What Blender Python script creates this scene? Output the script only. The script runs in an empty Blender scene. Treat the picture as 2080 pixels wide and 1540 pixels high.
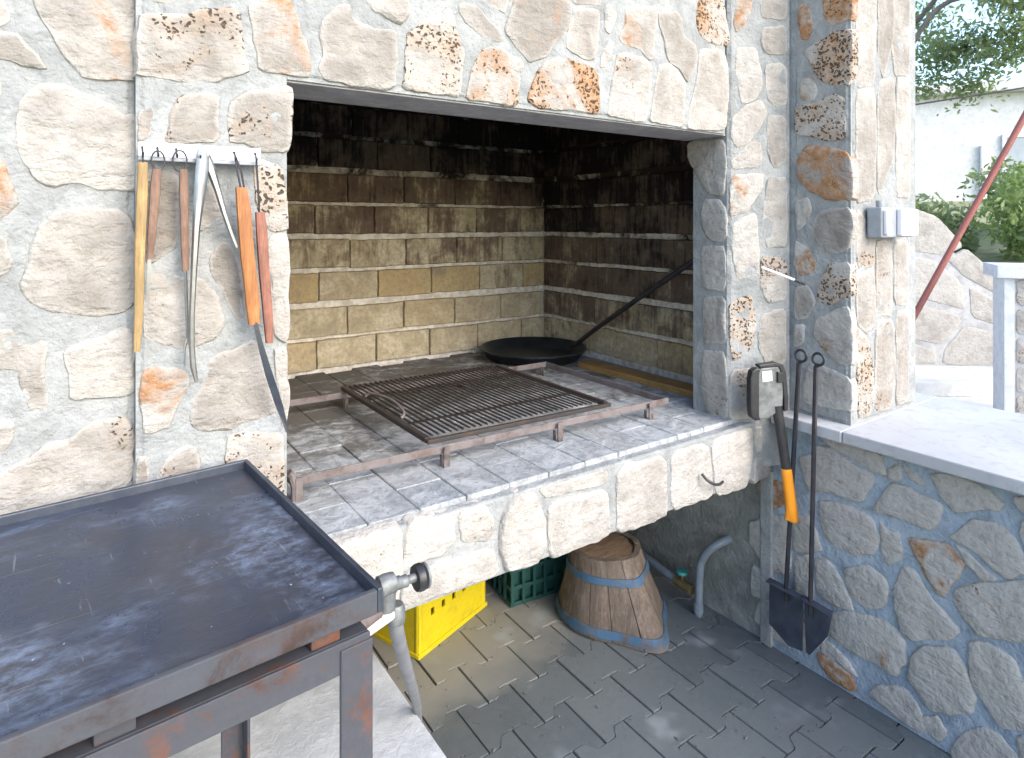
import bpy, bmesh, math, random
from mathutils import Vector, noise
R = math.radians
scene = bpy.context.scene
C = scene.collection
random.seed(7)

# ------------------------------------------------------------------ camera
cd = bpy.data.cameras.new('camera')
cam = bpy.data.objects.new('camera', cd); C.objects.link(cam)
cam.location = (0, 0, 1.45); cam.rotation_euler = (R(90), 0, R(-34.7))
cd.sensor_width = 36; cd.lens = 22.275; cd.shift_y = -0.1538      # level camera, shift lens: verticals stay vertical
cd.clip_start = 0.05; cd.clip_end = 3000
scene.camera = cam

# ------------------------------------------------------------------ sky, sun, exposure
SUN = Vector((0.16, -0.78, 0.54)).normalized()                   # direction towards the sun
w = bpy.data.worlds.new('World'); scene.world = w; w.use_nodes = True
nt = w.node_tree; nt.nodes.clear()
sky = nt.nodes.new('ShaderNodeTexSky'); sky.sky_type = 'NISHITA'; sky.sun_disc = False
sky.sun_elevation = math.asin(SUN.z); sky.sun_rotation = math.atan2(SUN.x, SUN.y)
sky.dust_density = 1.9; sky.air_density = 1.0; sky.ozone_density = 1.6
bg = nt.nodes.new('ShaderNodeBackground'); bg.inputs['Strength'].default_value = 0.15
wo = nt.nodes.new('ShaderNodeOutputWorld')
nt.links.new(sky.outputs[0], bg.inputs[0]); nt.links.new(bg.outputs[0], wo.inputs[0])
sd = bpy.data.lights.new('sun', 'SUN'); sd.energy = 0.5; sd.angle = R(26); sd.color = (1.0, 0.98, 0.955)
so = bpy.data.objects.new('sun', sd); C.objects.link(so)
so.rotation_euler = SUN.to_track_quat('Z', 'Y').to_euler(); so.location = (1.5, -3, 6)
vs = scene.view_settings
vs.view_transform = 'Standard'; vs.look = 'None'; vs.gamma = 1.0; vs.use_curve_mapping = False
vs.exposure = 1.93
cy = scene.cycles; cy.max_bounces = 6; cy.diffuse_bounces = 4; cy.glossy_bounces = 2; cy.transmission_bounces = 2; cy.caustics_reflective = False; cy.caustics_refractive = False
cy.use_adaptive_sampling = True; cy.adaptive_threshold = 0.02; cy.use_denoising = True

# ------------------------------------------------------------------ materials
class N:
    def __init__(s, name):
        s.m = bpy.data.materials.new(name); s.m.use_nodes = True
        s.t = s.m.node_tree; s.t.nodes.clear()
        s.out = s.t.nodes.new('ShaderNodeOutputMaterial')
        s.b = s.t.nodes.new('ShaderNodeBsdfPrincipled')
        s.t.links.new(s.b.outputs[0], s.out.inputs[0])
    def n(s, ty, **kw):
        x = s.t.nodes.new('ShaderNode' + ty)
        for k, v in kw.items(): setattr(x, k, v)
        return x
    def l(s, a, b): s.t.links.new(a, b)
    def set(s, sock, v):
        if isinstance(v, (int, float)): sock.default_value = v
        elif isinstance(v, tuple): sock.default_value = v if len(v) == 4 or len(sock.default_value) == 3 else (*v, 1)
        else: s.l(v, sock)
    def math(s, op, a, b=0.0, clamp=False):
        x = s.n('Math', operation=op, use_clamp=clamp); s.set(x.inputs[0], a); s.set(x.inputs[1], b); return x.outputs[0]
    def mix(s, f, a, b, blend='MIX'):
        x = s.n('Mix', data_type='RGBA', blend_type=blend)
        s.set(x.inputs[0], f); s.set(x.inputs[6], a); s.set(x.inputs[7], b); return x.outputs[2]
    def ramp(s, f, lo, hi, a=0.0, b=1.0):
        x = s.n('MapRange', interpolation_type='SMOOTHSTEP'); s.set(x.inputs[0], f)
        x.inputs[1].default_value = lo; x.inputs[2].default_value = hi; x.inputs[3].default_value = a; x.inputs[4].default_value = b
        return x.outputs[0]
    def coord(s, jitter=True, world=False, scale=None):
        if world: v = s.n('NewGeometry').outputs['Position']
        else: v = s.n('TexCoord').outputs['Object']
        if jitter:
            oi = s.n('ObjectInfo'); a = s.n('VectorMath', operation='MULTIPLY_ADD')
            cx = s.n('CombineXYZ'); 
            for i in range(3): s.l(oi.outputs['Random'], cx.inputs[i])
            s.l(cx.outputs[0], a.inputs[0]); a.inputs[1].default_value = (53.1, 17.7, 91.3); s.l(v, a.inputs[2]); v = a.outputs[0]
        if scale:
            m = s.n('VectorMath', operation='MULTIPLY'); s.l(v, m.inputs[0]); m.inputs[1].default_value = scale; v = m.outputs[0]
        return v
    def noise(s, v, sc, det=4, rough=0.55, dist=0.0):
        x = s.n('TexNoise'); s.l(v, x.inputs['Vector']); x.inputs['Scale'].default_value = sc
        x.inputs['Detail'].default_value = det; x.inputs['Roughness'].default_value = rough; x.inputs['Distortion'].default_value = dist
        return x.outputs['Fac']
    def voro(s, v, sc, feat='F1'):
        x = s.n('TexVoronoi', feature=feat); s.l(v, x.inputs['Vector']); x.inputs['Scale'].default_value = sc
        return x.outputs['Distance']
    def attr(s, name):
        return s.n('Attribute', attribute_type='OBJECT', attribute_name=name).outputs['Fac']
    def rnd(s): return s.n('ObjectInfo').outputs['Random']
    def bump(s, h, strength=0.4, dist=0.01):
        x = s.n('Bump'); x.inputs['Strength'].default_value = strength; x.inputs['Distance'].default_value = dist
        s.l(h, x.inputs['Height']); s.l(x.outputs[0], s.b.inputs['Normal'])
    def fin(s, col, rough=0.8, metal=0.0, spec=0.3):
        s.set(s.b.inputs['Base Color'], col); s.set(s.b.inputs['Roughness'], rough); s.set(s.b.inputs['Metallic'], metal)
        s.b.inputs['Specular IOR Level'].default_value = spec
        return s.m

def mat_stone():
    m = N('limestone'); v = m.coord()
    tone, stain, pits = m.attr('tone'), m.math('ADD', m.math('MULTIPLY', m.attr('stain'), 1.15), .06), m.attr('pits')
    edge = m.n('Attribute', attribute_type='GEOMETRY', attribute_name='edge').outputs['Fac']
    n1 = m.noise(v, 8, 4, .65, .4); n2 = m.noise(v, 42, 3, .7); n3 = m.noise(v, 7, 3, .6, .8)
    n5 = m.noise(m.coord(True, False, (1, 1, 2.2)), 15, 3, .65, .5)
    t = m.math('ADD', tone, m.math('MULTIPLY', m.math('SUBTRACT', n1, .5), 2.0))
    col = m.mix(m.ramp(t, -.1, 1.1), (.425, .404, .368), (.222, .20, .172))
    col = m.mix(m.math('MULTIPLY', m.ramp(n5, .52, .70), .40), col, (.295, .285, .272))          # grey weathering
    col = m.mix(m.math('MULTIPLY', m.ramp(n5, .44, .28), .20), col, (.385, .30, .225))          # faint pink ochre
    col = m.mix(m.math('MULTIPLY', m.ramp(edge, .2, 1), .55), col, (.45, .428, .39))          # fresh broken arris
    col = m.mix(m.math('MULTIPLY', m.ramp(n2, .50, .68), .38), col, (.25, .23, .21))
    # rusty ochre stains
    thr = m.math('SUBTRACT', .76, m.math('MULTIPLY', stain, .34))
    k = m.math('MULTIPLY', m.math('SUBTRACT', n3, thr), 6.0, clamp=True)
    sm = m.math('MULTIPLY', k, m.math('MULTIPLY', m.math('ADD', m.ramp(n2, .3, .65), .45), m.math('MINIMUM', m.math('MULTIPLY', stain, 1.5), .9)), clamp=True)
    col = m.mix(sm, col, m.mix(n2, (.44, .245, .12), (.235, .12, .06)))
    # dark eroded holes, in patches
    v2 = m.n('VectorMath', operation='ADD'); m.l(v, v2.inputs[0]); nv = m.n('TexNoise'); m.l(v, nv.inputs['Vector']); nv.inputs['Scale'].default_value = 55; nv.inputs['Detail'].default_value = 2
    sc_ = m.n('VectorMath', operation='SCALE'); m.l(nv.outputs['Color'], sc_.inputs[0]); sc_.inputs['Scale'].default_value = .026; m.l(sc_.outputs[0], v2.inputs[1])
    pv = m.voro(v2.outputs[0], 95)
    patch = m.ramp(m.math('ADD', n3, m.math('MULTIPLY', pits, .24)), .58, .80)
    hole = m.ramp(m.math('SUBTRACT', pv, m.math('MULTIPLY', patch, .30)), -.02, .20, 1, 0)
    pm = m.math('MULTIPLY', m.math('MULTIPLY', m.ramp(patch, .02, .35), hole), m.ramp(pits, .02, .3))
    col = m.mix(m.math('MULTIPLY', m.math('MULTIPLY', patch, m.ramp(pits, .02, .4)), .4), col, (.36, .23, .13))
    col = m.mix(m.math('MULTIPLY', pm, .9), col, (.045, .033, .026))
    m.bump(m.math('SUBTRACT', m.math('ADD', n2, n5), m.math('MULTIPLY', pm, .8)), .75, .010)
    return m.fin(col, .88, 0, .22)

def mat_mortar(name, c1, c2, sc=1.0, b=.7):
    m = N(name); v = m.coord(False, True)
    n1 = m.noise(v, 5*sc, 4, .6); n2 = m.noise(v, 95*sc, 2, .65); n3 = m.noise(v, 17*sc, 4, .65, .5)
    col = m.mix(m.ramp(n1, .3, .7), c1, c2)
    col = m.mix(m.math('MULTIPLY', m.ramp(n3, .46, .72), .55), col, tuple(x*.70 for x in c1))
    col = m.mix(m.math('MULTIPLY', m.ramp(n3, .5, .28), .40), col, tuple(min(.85, x*1.28) for x in c2))
    col = m.mix(m.math('MULTIPLY', m.ramp(n2, .55, .75), .30), col, tuple(x*.6 for x in c1))
    m.bump(m.math('ADD', n3, m.math('MULTIPLY', n2, .5)), b, .012)
    return m.fin(col, .9, 0, .2)

def mat_brick():
    m = N('fire_brick'); v = m.coord(); p = m.coord(False, True)
    soot = m.attr('soot'); r = m.rnd()
    n1 = m.noise(v, 9, 5, .72, .8); n2 = m.noise(v, 60, 4, .75); n3 = m.noise(p, 4.2, 4, .65)
    st = m.noise(m.coord(True, False, (26, 26, 3.2)), 2.0, 4, .7)
    col = m.mix(m.ramp(n1, .30, .60), (.60, .53, .38), (.43, .355, .225))
    col = m.mix(m.ramp(r, .74, .98, 0, .7), col, (.46, .33, .15))
    col = m.mix(m.math('MULTIPLY', m.ramp(n1, .56, .72), .6), col, (.27, .255, .225))
    col = m.mix(m.math('MULTIPLY', m.ramp(n2, .40, .72), .6), col, (.22, .19, .16))
    k = m.math('ADD', soot, m.math('ADD', m.math('MULTIPLY', m.math('SUBTRACT', n3, .5), 1.9), m.math('MULTIPLY', m.math('SUBTRACT', st, .5), 1.3)))
    k = m.math('ADD', k, m.math('MULTIPLY', m.math('SUBTRACT', n1, .5), 1.0))
    col = m.mix(m.ramp(k, .10, .72), col, m.mix(n2, (.21, .155, .115), (.09, .065, .05)))
    col = m.mix(m.ramp(k, .72, 1.35), col, (.02, .017, .017))
    m.bump(n2, .8, .006)
    return m.fin(col, .92, 0, .12)

def mat_firejoint():
    m = N('sooty_lime_joint'); p = m.coord(False, True)
    z = m.n('SeparateXYZ'); m.l(p, z.inputs[0])
    n1 = m.noise(p, 7, 5, .72, .5); n2 = m.noise(p, 40, 3)
    k = m.math('ADD', z.outputs[2], m.math('MULTIPLY', m.math('SUBTRACT', n1, .5), 2.1))
    k = m.math('ADD', k, m.ramp(z.outputs[0], 1.9, 2.06, 0, .26))
    col = m.mix(m.ramp(n2, .3, .7), (.74, .70, .63), (.50, .45, .38))
    col = m.mix(m.ramp(k, 1.52, 1.95), col, (.045, .036, .030))
    m.bump(n2, .6, .008)
    return m.fin(col, .95, 0, .1)

def mat_soot():
    m = N('soot'); p = m.coord(False, True); n1 = m.noise(p, 8, 4)
    m.bump(n1, .5, .01)
    return m.fin(m.mix(n1, (.012, .010, .010), (.045, .038, .036)), .9, 0, .15)

def mat_hearth():
    m = N('hearth_brick'); p = m.coord(False, True)
    n1 = m.noise(p, 4.5, 4, .7, .4); n2 = m.noise(p, 17, 4, .72, .8); n3 = m.noise(p, 80, 3, .6); r = m.rnd()
    y = m.n('SeparateXYZ'); m.l(p, y.inputs[0])
    col = m.mix(m.ramp(n2, .3, .68), (.45, .465, .475), (.225, .24, .248))
    col = m.mix(m.math('MULTIPLY', r, .3), col, (.33, .32, .30))
    # ash and soot: more of it towards the back of the hearth where the fires are made
    k = m.math('ADD', m.math('MULTIPLY', m.math('SUBTRACT', n1, .5), 1.6), m.ramp(y.outputs[1], 1.25, 2.3, -.42, .30))
    k = m.math('ADD', k, m.ramp(y.outputs[0], .2, 1.3, .22, 0))
    k = m.math('ADD', k, m.math('MULTIPLY', m.math('SUBTRACT', n2, .5), .9))
    col = m.mix(m.ramp(k, -.10, .42), col, (.115, .108, .095))
    col = m.mix(m.math('MULTIPLY', m.ramp(n3, .58, .72), .5), col, (.10, .095, .09))
    m.bump(m.math('ADD', n2, m.math('MULTIPLY', n3, .6)), .5, .008)
    return m.fin(col, .85, 0, .25)

def mat_paver():
    m = N('concrete_paver'); v = m.coord(); p = m.coord(False, True)
    n1 = m.noise(p, 1.7, 4, .6); n2 = m.noise(v, 26, 4, .6); n3 = m.noise(v, 150, 2); n4 = m.noise(p, 5.2, 3, .5)
    r = m.rnd(); s = m.n('SeparateXYZ'); m.l(p, s.inputs[0])
    dry = m.ramp(m.math('ADD', m.math('MULTIPLY', n1, .55), m.ramp(s.outputs[1], 1.2, 2.1, -.12, .42)), .38, .56)
    col = m.mix(m.ramp(r, 0, 1), (.085, .102, .113), (.130, .150, .158))
    col = m.mix(m.math('MULTIPLY', n2, .6), col, (.17, .18, .175))
    col = m.mix(dry, col, (.25, .242, .215))
    col = m.mix(m.math('MULTIPLY', m.ramp(n4, .60, .74), .5), col, (.34, .37, .385))       # dried lime splashes
    m.bump(m.math('ADD', n2, m.math('MULTIPLY', n3, .5)), .35, .004)
    rough = m.math('ADD', m.math('MULTIPLY', dry, .3), m.ramp(n4, .35, .6, .16, .5))
    return m.fin(col, rough, 0, .4)

def mat_plain(name, c1, c2, sc=12, rough=.6, metal=0.0, spec=.4, b=.2, bd=.003, det=4, stretch=None, jit=True, lo=.3, hi=.7):
    m = N(name); v = m.coord(jit, False, stretch); n1 = m.noise(v, sc, det, .6); n2 = m.noise(v, sc*7, 3, .6)
    col = m.mix(m.ramp(n1, lo, hi), c1, c2)
    col = m.mix(m.math('MULTIPLY', m.ramp(n2, .45, .8), .3), col, tuple(x*.6 for x in c1))
    if b: m.bump(m.math('ADD', n1, m.math('MULTIPLY', n2, .6)), b, bd)
    return m.fin(col, rough, metal, spec)

def mat_wood(name, c1, c2, axis=2, sc=6, rough=.6):
    st = [16, 16, 16]; st[axis] = 1.2
    m = N(name); v = m.coord(True, False, tuple(st)); n1 = m.noise(v, sc, 5, .65, .5); n2 = m.noise(v, sc*5, 4, .6)
    v2 = m.coord(); n3 = m.noise(v2, 16, 4, .65)
    col = m.mix(m.ramp(n1, .3, .7), c1, c2)
    col = m.mix(m.math('MULTIPLY', m.ramp(n2, .45, .7), .6), col, tuple(x*.45 for x in c2))
    col = m.mix(m.math('MULTIPLY', m.ramp(n3, .42, .62), .5), col, tuple(x*.5 for x in c1))
    col = m.mix(m.math('MULTIPLY', m.ramp(n3, .42, .28), .35), col, tuple(min(.7, x*1.35) for x in c1))
    m.bump(m.math('ADD', n1, n2), .35, .003)
    return m.fin(col, rough, 0, .35)

def mat_griddle():
    m = N('griddle_steel'); v = m.coord(False)
    n1 = m.noise(v, 6, 4, .7, .8); n2 = m.noise(m.coord(False, False, (1, 1.6, 1)), 34, 5, .8, .3); n3 = m.noise(v, 110, 2, .7); n4 = m.noise(v, 4.0, 4, .65, .6)
    sc1 = m.noise(m.coord(False, False, (1.2, 60, 1)), 3.0, 3, .6, .2); sc2 = m.noise(m.coord(False, False, (45, 4, 1)), 3.0, 3, .6, .4)
    s = m.n('SeparateXYZ'); m.l(v, s.inputs[0])
    col = m.mix(m.ramp(n1, .32, .68), (.020, .034, .066), (.042, .045, .058))
    col = m.mix(m.math('MULTIPLY', m.ramp(n4, .56, .70), .3), col, (.07, .066, .064))
    film = m.math('MULTIPLY', m.ramp(n2, .34, .80), m.ramp(m.math('ADD', n4, m.ramp(s.outputs[0], -.42, .2, .16, -.06)), .37, .64))   # dried grease and salt
    col = m.mix(m.math('MULTIPLY', film, .85), col, (.25, .315, .43))
    scr = m.math('MAXIMUM', m.ramp(sc1, .64, .70), m.ramp(sc2, .66, .72))
    col = m.mix(m.math('MULTIPLY', scr, .35), col, (.24, .25, .27))
    col = m.mix(m.ramp(n3, .71, .79), col, (.40, .41, .42))
    m.bump(m.math('SUBTRACT', n2, m.math('MULTIPLY', scr, .4)), .3, .002)
    return m.fin(col, m.math('ADD', m.ramp(n1, .3, .7, .24, .42), m.math('MULTIPLY', film, .3)), .2, .5)

def mat_rust(name, steel=(.13, .125, .13), rust=(.26, .105, .055), lo=.45, hi=.62, sc=7, rough=.7):
    m = N(name); v = m.coord(); n1 = m.noise(v, sc, 6, .7, .3); n2 = m.noise(v, 70, 4, .65); n3 = m.noise(v, 18, 3)
    col = m.mix(m.math('MULTIPLY', n2, .7), steel, tuple(x*1.7 for x in steel))
    rc = m.mix(m.ramp(n3, .3, .7), rust, tuple(x*.45 for x in rust))
    col = m.mix(m.ramp(m.math('ADD', n1, m.math('MULTIPLY', m.math('SUBTRACT', n2, .5), .25)), lo, hi), col, rc)
    m.bump(m.math('ADD', n1, n2), .4, .002)
    return m.fin(col, rough, .15, .35)

def mat_coping():
    m = N('white_marble_coping'); p = m.coord(False, True); n1 = m.noise(p, 3, 4, .6); n2 = m.noise(p, 30, 4, .6)
    col = m.mix(m.ramp(n1, .3, .7), (.50, .50, .50), (.42, .42, .425))
    col = m.mix(m.math('MULTIPLY', m.ramp(n2, .5, .7), .45), col, (.33, .32, .305))
    col = m.mix(m.math('MULTIPLY', m.ramp(m.noise(p, 9, 5, .75, 1.0), .55, .70), .5), col, (.30, .29, .27))
    m.bump(n2, .15, .003)
    return m.fin(col, .5, 0, .4)

def mat_leaf(name, c1, c2):
    m = N(name); r = m.n('NewGeometry'); v = m.coord(False, True); n1 = m.noise(v, 3, 3)
    rr = r.outputs['Random Per Island']
    col = m.mix(rr, c1, c2)
    col = m.mix(m.ramp(n1, .4, .7), col, tuple(x*.7 for x in c1))
    m.fin(col, .55, 0, .3)
    tr = m.n('BsdfTranslucent'); m.set(tr.inputs[0], m.mix(.5, col, (.30, .42, .10)))
    mx = m.n('MixShader'); mx.inputs[0].default_value = .5
    m.l(m.b.outputs[0], mx.inputs[1]); m.l(tr.outputs[0], mx.inputs[2]); m.l(mx.outputs[0], m.out.inputs[0])
    return m.m

M = dict(
    stone=mat_stone(),
    mortar=mat_mortar('cement_mortar', (.255, .265, .259), (.33, .338, .327)),
    mortar2=mat_mortar('sky_shade_mortar', (.265, .32, .37), (.355, .41, .46)),  # mortar copy for the shaded low wall, with blue skylight put into its colour
    plaster=mat_mortar('damp_plaster', (.20, .20, .175), (.31, .315, .29), .8),
    concrete=mat_mortar('pale_concrete', (.58, .59, .59), (.42, .435, .44), 2.2, .3),
    lintel=mat_mortar('lintel_concrete', (.40, .38, .38), (.50, .48, .475), 1.5, .3),
    brick=mat_brick(), firejoint=mat_firejoint(), soot=mat_soot(), hearth=mat_hearth(), paver=mat_paver(),
    bed=mat_mortar('joint_sand', (.10, .10, .095), (.17, .165, .15), 2),
    hbed=mat_mortar('hearth_bed', (.22, .225, .23), (.34, .35, .355), 2),
    coping=mat_coping(),
    griddle=mat_griddle(),
    rim=mat_plain('blued_steel_rim', (.045, .055, .075), (.075, .085, .105), 20, .42, .4, .5, .15),
    side=mat_rust('scuffed_steel', (.055, .058, .066), (.09, .058, .048), .44, .64, 9),
    frame=mat_rust('rusty_grey_paint', (.052, .054, .062), (.17, .072, .042), .50, .66, 7),
    rust=mat_rust('rusty_iron', (.155, .135, .13), (.13, .082, .068), .42, .72, 12, .8),
    grate=mat_rust('greasy_grate_wire', (.038, .033, .031), (.075, .048, .035), .42, .7, 14, .5),
    iron=mat_plain('black_iron', (.026, .028, .036), (.055, .05, .055), 18, .5, .3, .5, .3),
    castiron=mat_plain('black_pan_iron', (.012, .016, .02), (.03, .036, .042), 12, .35, .3, .5, .2),
    blade=mat_plain('blued_sheet_iron', (.085, .10, .135), (.05, .06, .085), 14, .45, .4, .5, .2),
    steel=mat_plain('stainless_steel', (.34, .35, .36), (.25, .26, .27), 30, .34, .9, .5, .05),
    galv=mat_plain('galvanised_fitting', (.22, .235, .23), (.12, .125, .125), 40, .55, .4, .5, .3),
    pvc=mat_plain('grey_pvc', (.22, .26, .295), (.16, .19, .215), 20, .45, 0, .4, .1),
    hose=mat_plain('grey_rubber_hose', (.24, .245, .255), (.19, .19, .2), 20, .55, 0, .3, .1),
    whitep=mat_plain('white_plastic', (.78, .78, .80), (.70, .70, .72), 20, .4, 0, .4, .05),
    yellow=mat_plain('yellow_plastic', (.70, .55, .012), (.52, .40, .02), 13, .45, 0, .45, .12, .002, 5, None, True, .45, .8),
    green=mat_plain('green_plastic', (.016, .062, .052), (.025, .085, .072), 14, .4, 0, .45, .05),
    orangep=mat_plain('orange_plastic', (.85, .31, .02), (.78, .27, .015), 14, .38, 0, .45, .05),
    blackp=mat_plain('black_plastic', (.018, .018, .02), (.03, .03, .032), 25, .42, 0, .45, .1),
    greyp=mat_plain('grey_plastic', (.33, .35, .37), (.26, .28, .30), 25, .4, 0, .45, .1),
    yellowwood=mat_wood('pale_yellow_wood', (.45, .315, .145), (.33, .21, .085)),
    brownwood=mat_wood('brown_wood', (.27, .165, .115), (.19, .11, .075)),
    orangewood=mat_wood('orange_varnished_wood', (.47, .20, .07), (.32, .12, .04), 2, 6, .45),
    redwood=mat_wood('red_brown_wood', (.34, .145, .09), (.21, .09, .07)),
    tubwood=mat_wood('weathered_oak', (.235, .19, .155), (.125, .092, .07), 2, 5, .85),
    endwood=mat_plain('chopped_end_grain', (.30, .205, .13), (.20, .13, .085), 24, .85, 0, .2, .8, .006, 5, (1, 3, 1)),
    plank=mat_wood('ochre_plank', (.42, .26, .10), (.30, .17, .055), 1),
    bluehoop=mat_rust('blue_painted_hoop', (.05, .11, .19), (.17, .165, .16), .46, .66, 24, .75),
    brass=mat_plain('dull_brass', (.35, .27, .13), (.24, .19, .10), 40, .45, .7, .5, .1),
    valve=mat_plain('green_valve_paint', (.04, .25, .22), (.06, .30, .27), 40, .45, 0, .4, .1),
    redpaint=mat_rust('brown_red_pole_paint', (.22, .075, .06), (.30, .16, .12), .5, .7, 10),
    house=mat_mortar('white_render', (.62, .62, .615), (.54, .545, .545), .8, .3),
    glass=mat_plain('dim_window_glass', (.30, .34, .37), (.36, .40, .43), 3, .12, 0, .5, 0),
    bark=mat_plain('grey_bark', (.14, .12, .10), (.22, .20, .17), 8, .9, 0, .2, .6, .01),
    leaf=mat_leaf('leaf_green', (.23, .285, .15), (.31, .345, .21)),
    leaf2=mat_leaf('young_leaf_green', (.25, .34, .12), (.33, .385, .19)),
    grass=mat_mortar('dry_grass_ground', (.24, .26, .13), (.36, .35, .22), .6, .6),
    pale=mat_mortar('pale_garden_mortar', (.33, .33, .325), (.43, .425, .415), .6, .5),
    yard=mat_mortar('pale_yard_concrete', (.64, .64, .62), (.56, .56, .545), .7, .3),
)

# ------------------------------------------------------------------ geometry helpers
WL = {}                                   # world position of every root / part (parents carry no rotation unless noted)
class MB:
    def __init__(s): s.v = []; s.f = []
    def add(s, vs, fs):
        o = len(s.v); s.v += [Vector(p) for p in vs]; s.f += [tuple(i + o for i in f) for f in fs]; return s
    def box(s, x0, x1, y0, y1, z0, z1):
        return s.add([(x0,y0,z0),(x1,y0,z0),(x1,y1,z0),(x0,y1,z0),(x0,y0,z1),(x1,y0,z1),(x1,y1,z1),(x0,y1,z1)],
                     [(3,2,1,0),(4,5,6,7),(0,1,5,4),(1,2,6,5),(2,3,7,6),(3,0,4,7)])
    def prism(s, poly, z0, z1):           # footprint polygon (counter-clockwise) extruded in z
        n = len(poly)
        return s.add([(x,y,z0) for x,y in poly] + [(x,y,z1) for x,y in poly],
                     [tuple(range(n-1,-1,-1)), tuple(range(n,2*n))] + [(i,(i+1)%n,(i+1)%n+n,i+n) for i in range(n)])
    def tube(s, path, r, n=8, cap=True):
        path = [Vector(p) for p in path]; m = len(path)
        rs = r if isinstance(r, (list, tuple)) else [r]*m
        vs = []; up = None
        for i, p in enumerate(path):
            t = (path[min(i+1,m-1)] - path[max(i-1,0)]).normalized()
            if up is None: up = t.orthogonal().normalized()
            up = (up - t*up.dot(t)).normalized(); sd_ = t.cross(up)
            for k in range(n):
                a = 2*math.pi*k/n; vs.append(p + (up*math.cos(a) + sd_*math.sin(a))*rs[i])
        fs = [(i*n+k, i*n+(k+1)%n, (i+1)*n+(k+1)%n, (i+1)*n+k) for i in range(m-1) for k in range(n)]
        if cap: fs += [tuple(range(n-1,-1,-1)), tuple(range((m-1)*n, m*n))]
        return s.add(vs, fs)
    def bar(s, a, b, w, d, up=(0,0,1)):   # rectangular bar from a to b
        a, b = Vector(a), Vector(b); t = (b-a).normalized(); u = Vector(up)
        if abs(t.dot(u)) > .95: u = Vector((0,1,0))
        sx = t.cross(u).normalized(); sy = sx.cross(t)
        vs = [p + sx*i*w/2 + sy*j*d/2 for p in (a,b) for i,j in ((-1,-1),(1,-1),(1,1),(-1,1))]
        return s.add(vs, [(3,2,1,0),(4,5,6,7),(0,1,5,4),(1,2,6,5),(2,3,7,6),(3,0,4,7)])
    def lathe(s, prof, c=(0,0,0), n=40, axis='z', close=True):
        vs = []; c = Vector(c)
        for r, h in prof:
            for k in range(n):
                a = 2*math.pi*k/n; q = (r*math.cos(a), r*math.sin(a), h)
                if axis == 'x': q = (q[2], q[0], q[1])
                if axis == 'y': q = (q[0], -q[2], q[1])
                vs.append(c + Vector(q))
        m = len(prof)
        fs = [(i*n+k, i*n+(k+1)%n, (i+1)*n+(k+1)%n, (i+1)*n+k) for i in range(m-1) for k in range(n)]
        if close: fs += [tuple(range(n-1,-1,-1)), tuple(range((m-1)*n, m*n))]
        return s.add(vs, fs)
    def build(s, name, mat, parent=None, bevel=0.0, smooth=False, local=False, seg=2, props=None, rough=0.0):
        lo = Vector((min(v[i] for v in s.v) for i in range(3))); hi = Vector((max(v[i] for v in s.v) for i in range(3)))
        o0 = (lo+hi)/2
        if parent is None: o0.z = lo.z
        me = bpy.data.meshes.new(name); me.from_pydata([v-o0 for v in s.v], [], s.f)
        bm = bmesh.new(); bm.from_mesh(me); bmesh.ops.recalc_face_normals(bm, faces=bm.faces)
        if bevel: bmesh.ops.bevel(bm, geom=[e for e in bm.edges if e.calc_face_angle(0) > .5], offset=bevel, segments=seg, affect='EDGES', clamp_overlap=True, profile=.6)
        if rough:
            for v_ in bm.verts: v_.co += noise.noise_vector((v_.co+o0)*9)*rough
        bm.to_mesh(me); bm.free(); me.materials.append(mat)
        if smooth:
            for p in me.polygons: p.use_smooth = True
            me.set_sharp_from_angle(angle=R(40))
        ob = bpy.data.objects.new(name, me); C.objects.link(ob)
        ob.location = o0
        if parent is not None:
            ob.parent = parent
            if not local: ob.location = o0 - WL[parent]
        WL[ob] = o0.copy()
        for k, val in (props or {}).items(): ob[k] = val
        return ob

def thing(name, label, cat, loc=(0,0,0), rotz=0, group=None):
    o = bpy.data.objects.new(name, None); C.objects.link(o); o.empty_display_size = .1
    o.location = loc; o.rotation_euler = (0,0,rotz); o['label'] = label; o['category'] = cat
    if group: o['group'] = group
    WL[o] = Vector(loc); return o
def tag(o, label, cat, group=None):
    o['label'] = label; o['category'] = cat
    if group: o['group'] = group
    return o
def struct(o): o['kind'] = 'structure'; return o
def share(me, name, loc, parent, props=None, rot=None):           # one more piece that shares mesh data
    ob = bpy.data.objects.new(name, me); C.objects.link(ob); ob.parent = parent
    ob.location = Vector(loc) - WL[parent]
    if rot: ob.rotation_euler = rot
    for k, val in (props or {}).items(): ob[k] = val
    WL[ob] = Vector(loc); return ob

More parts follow.
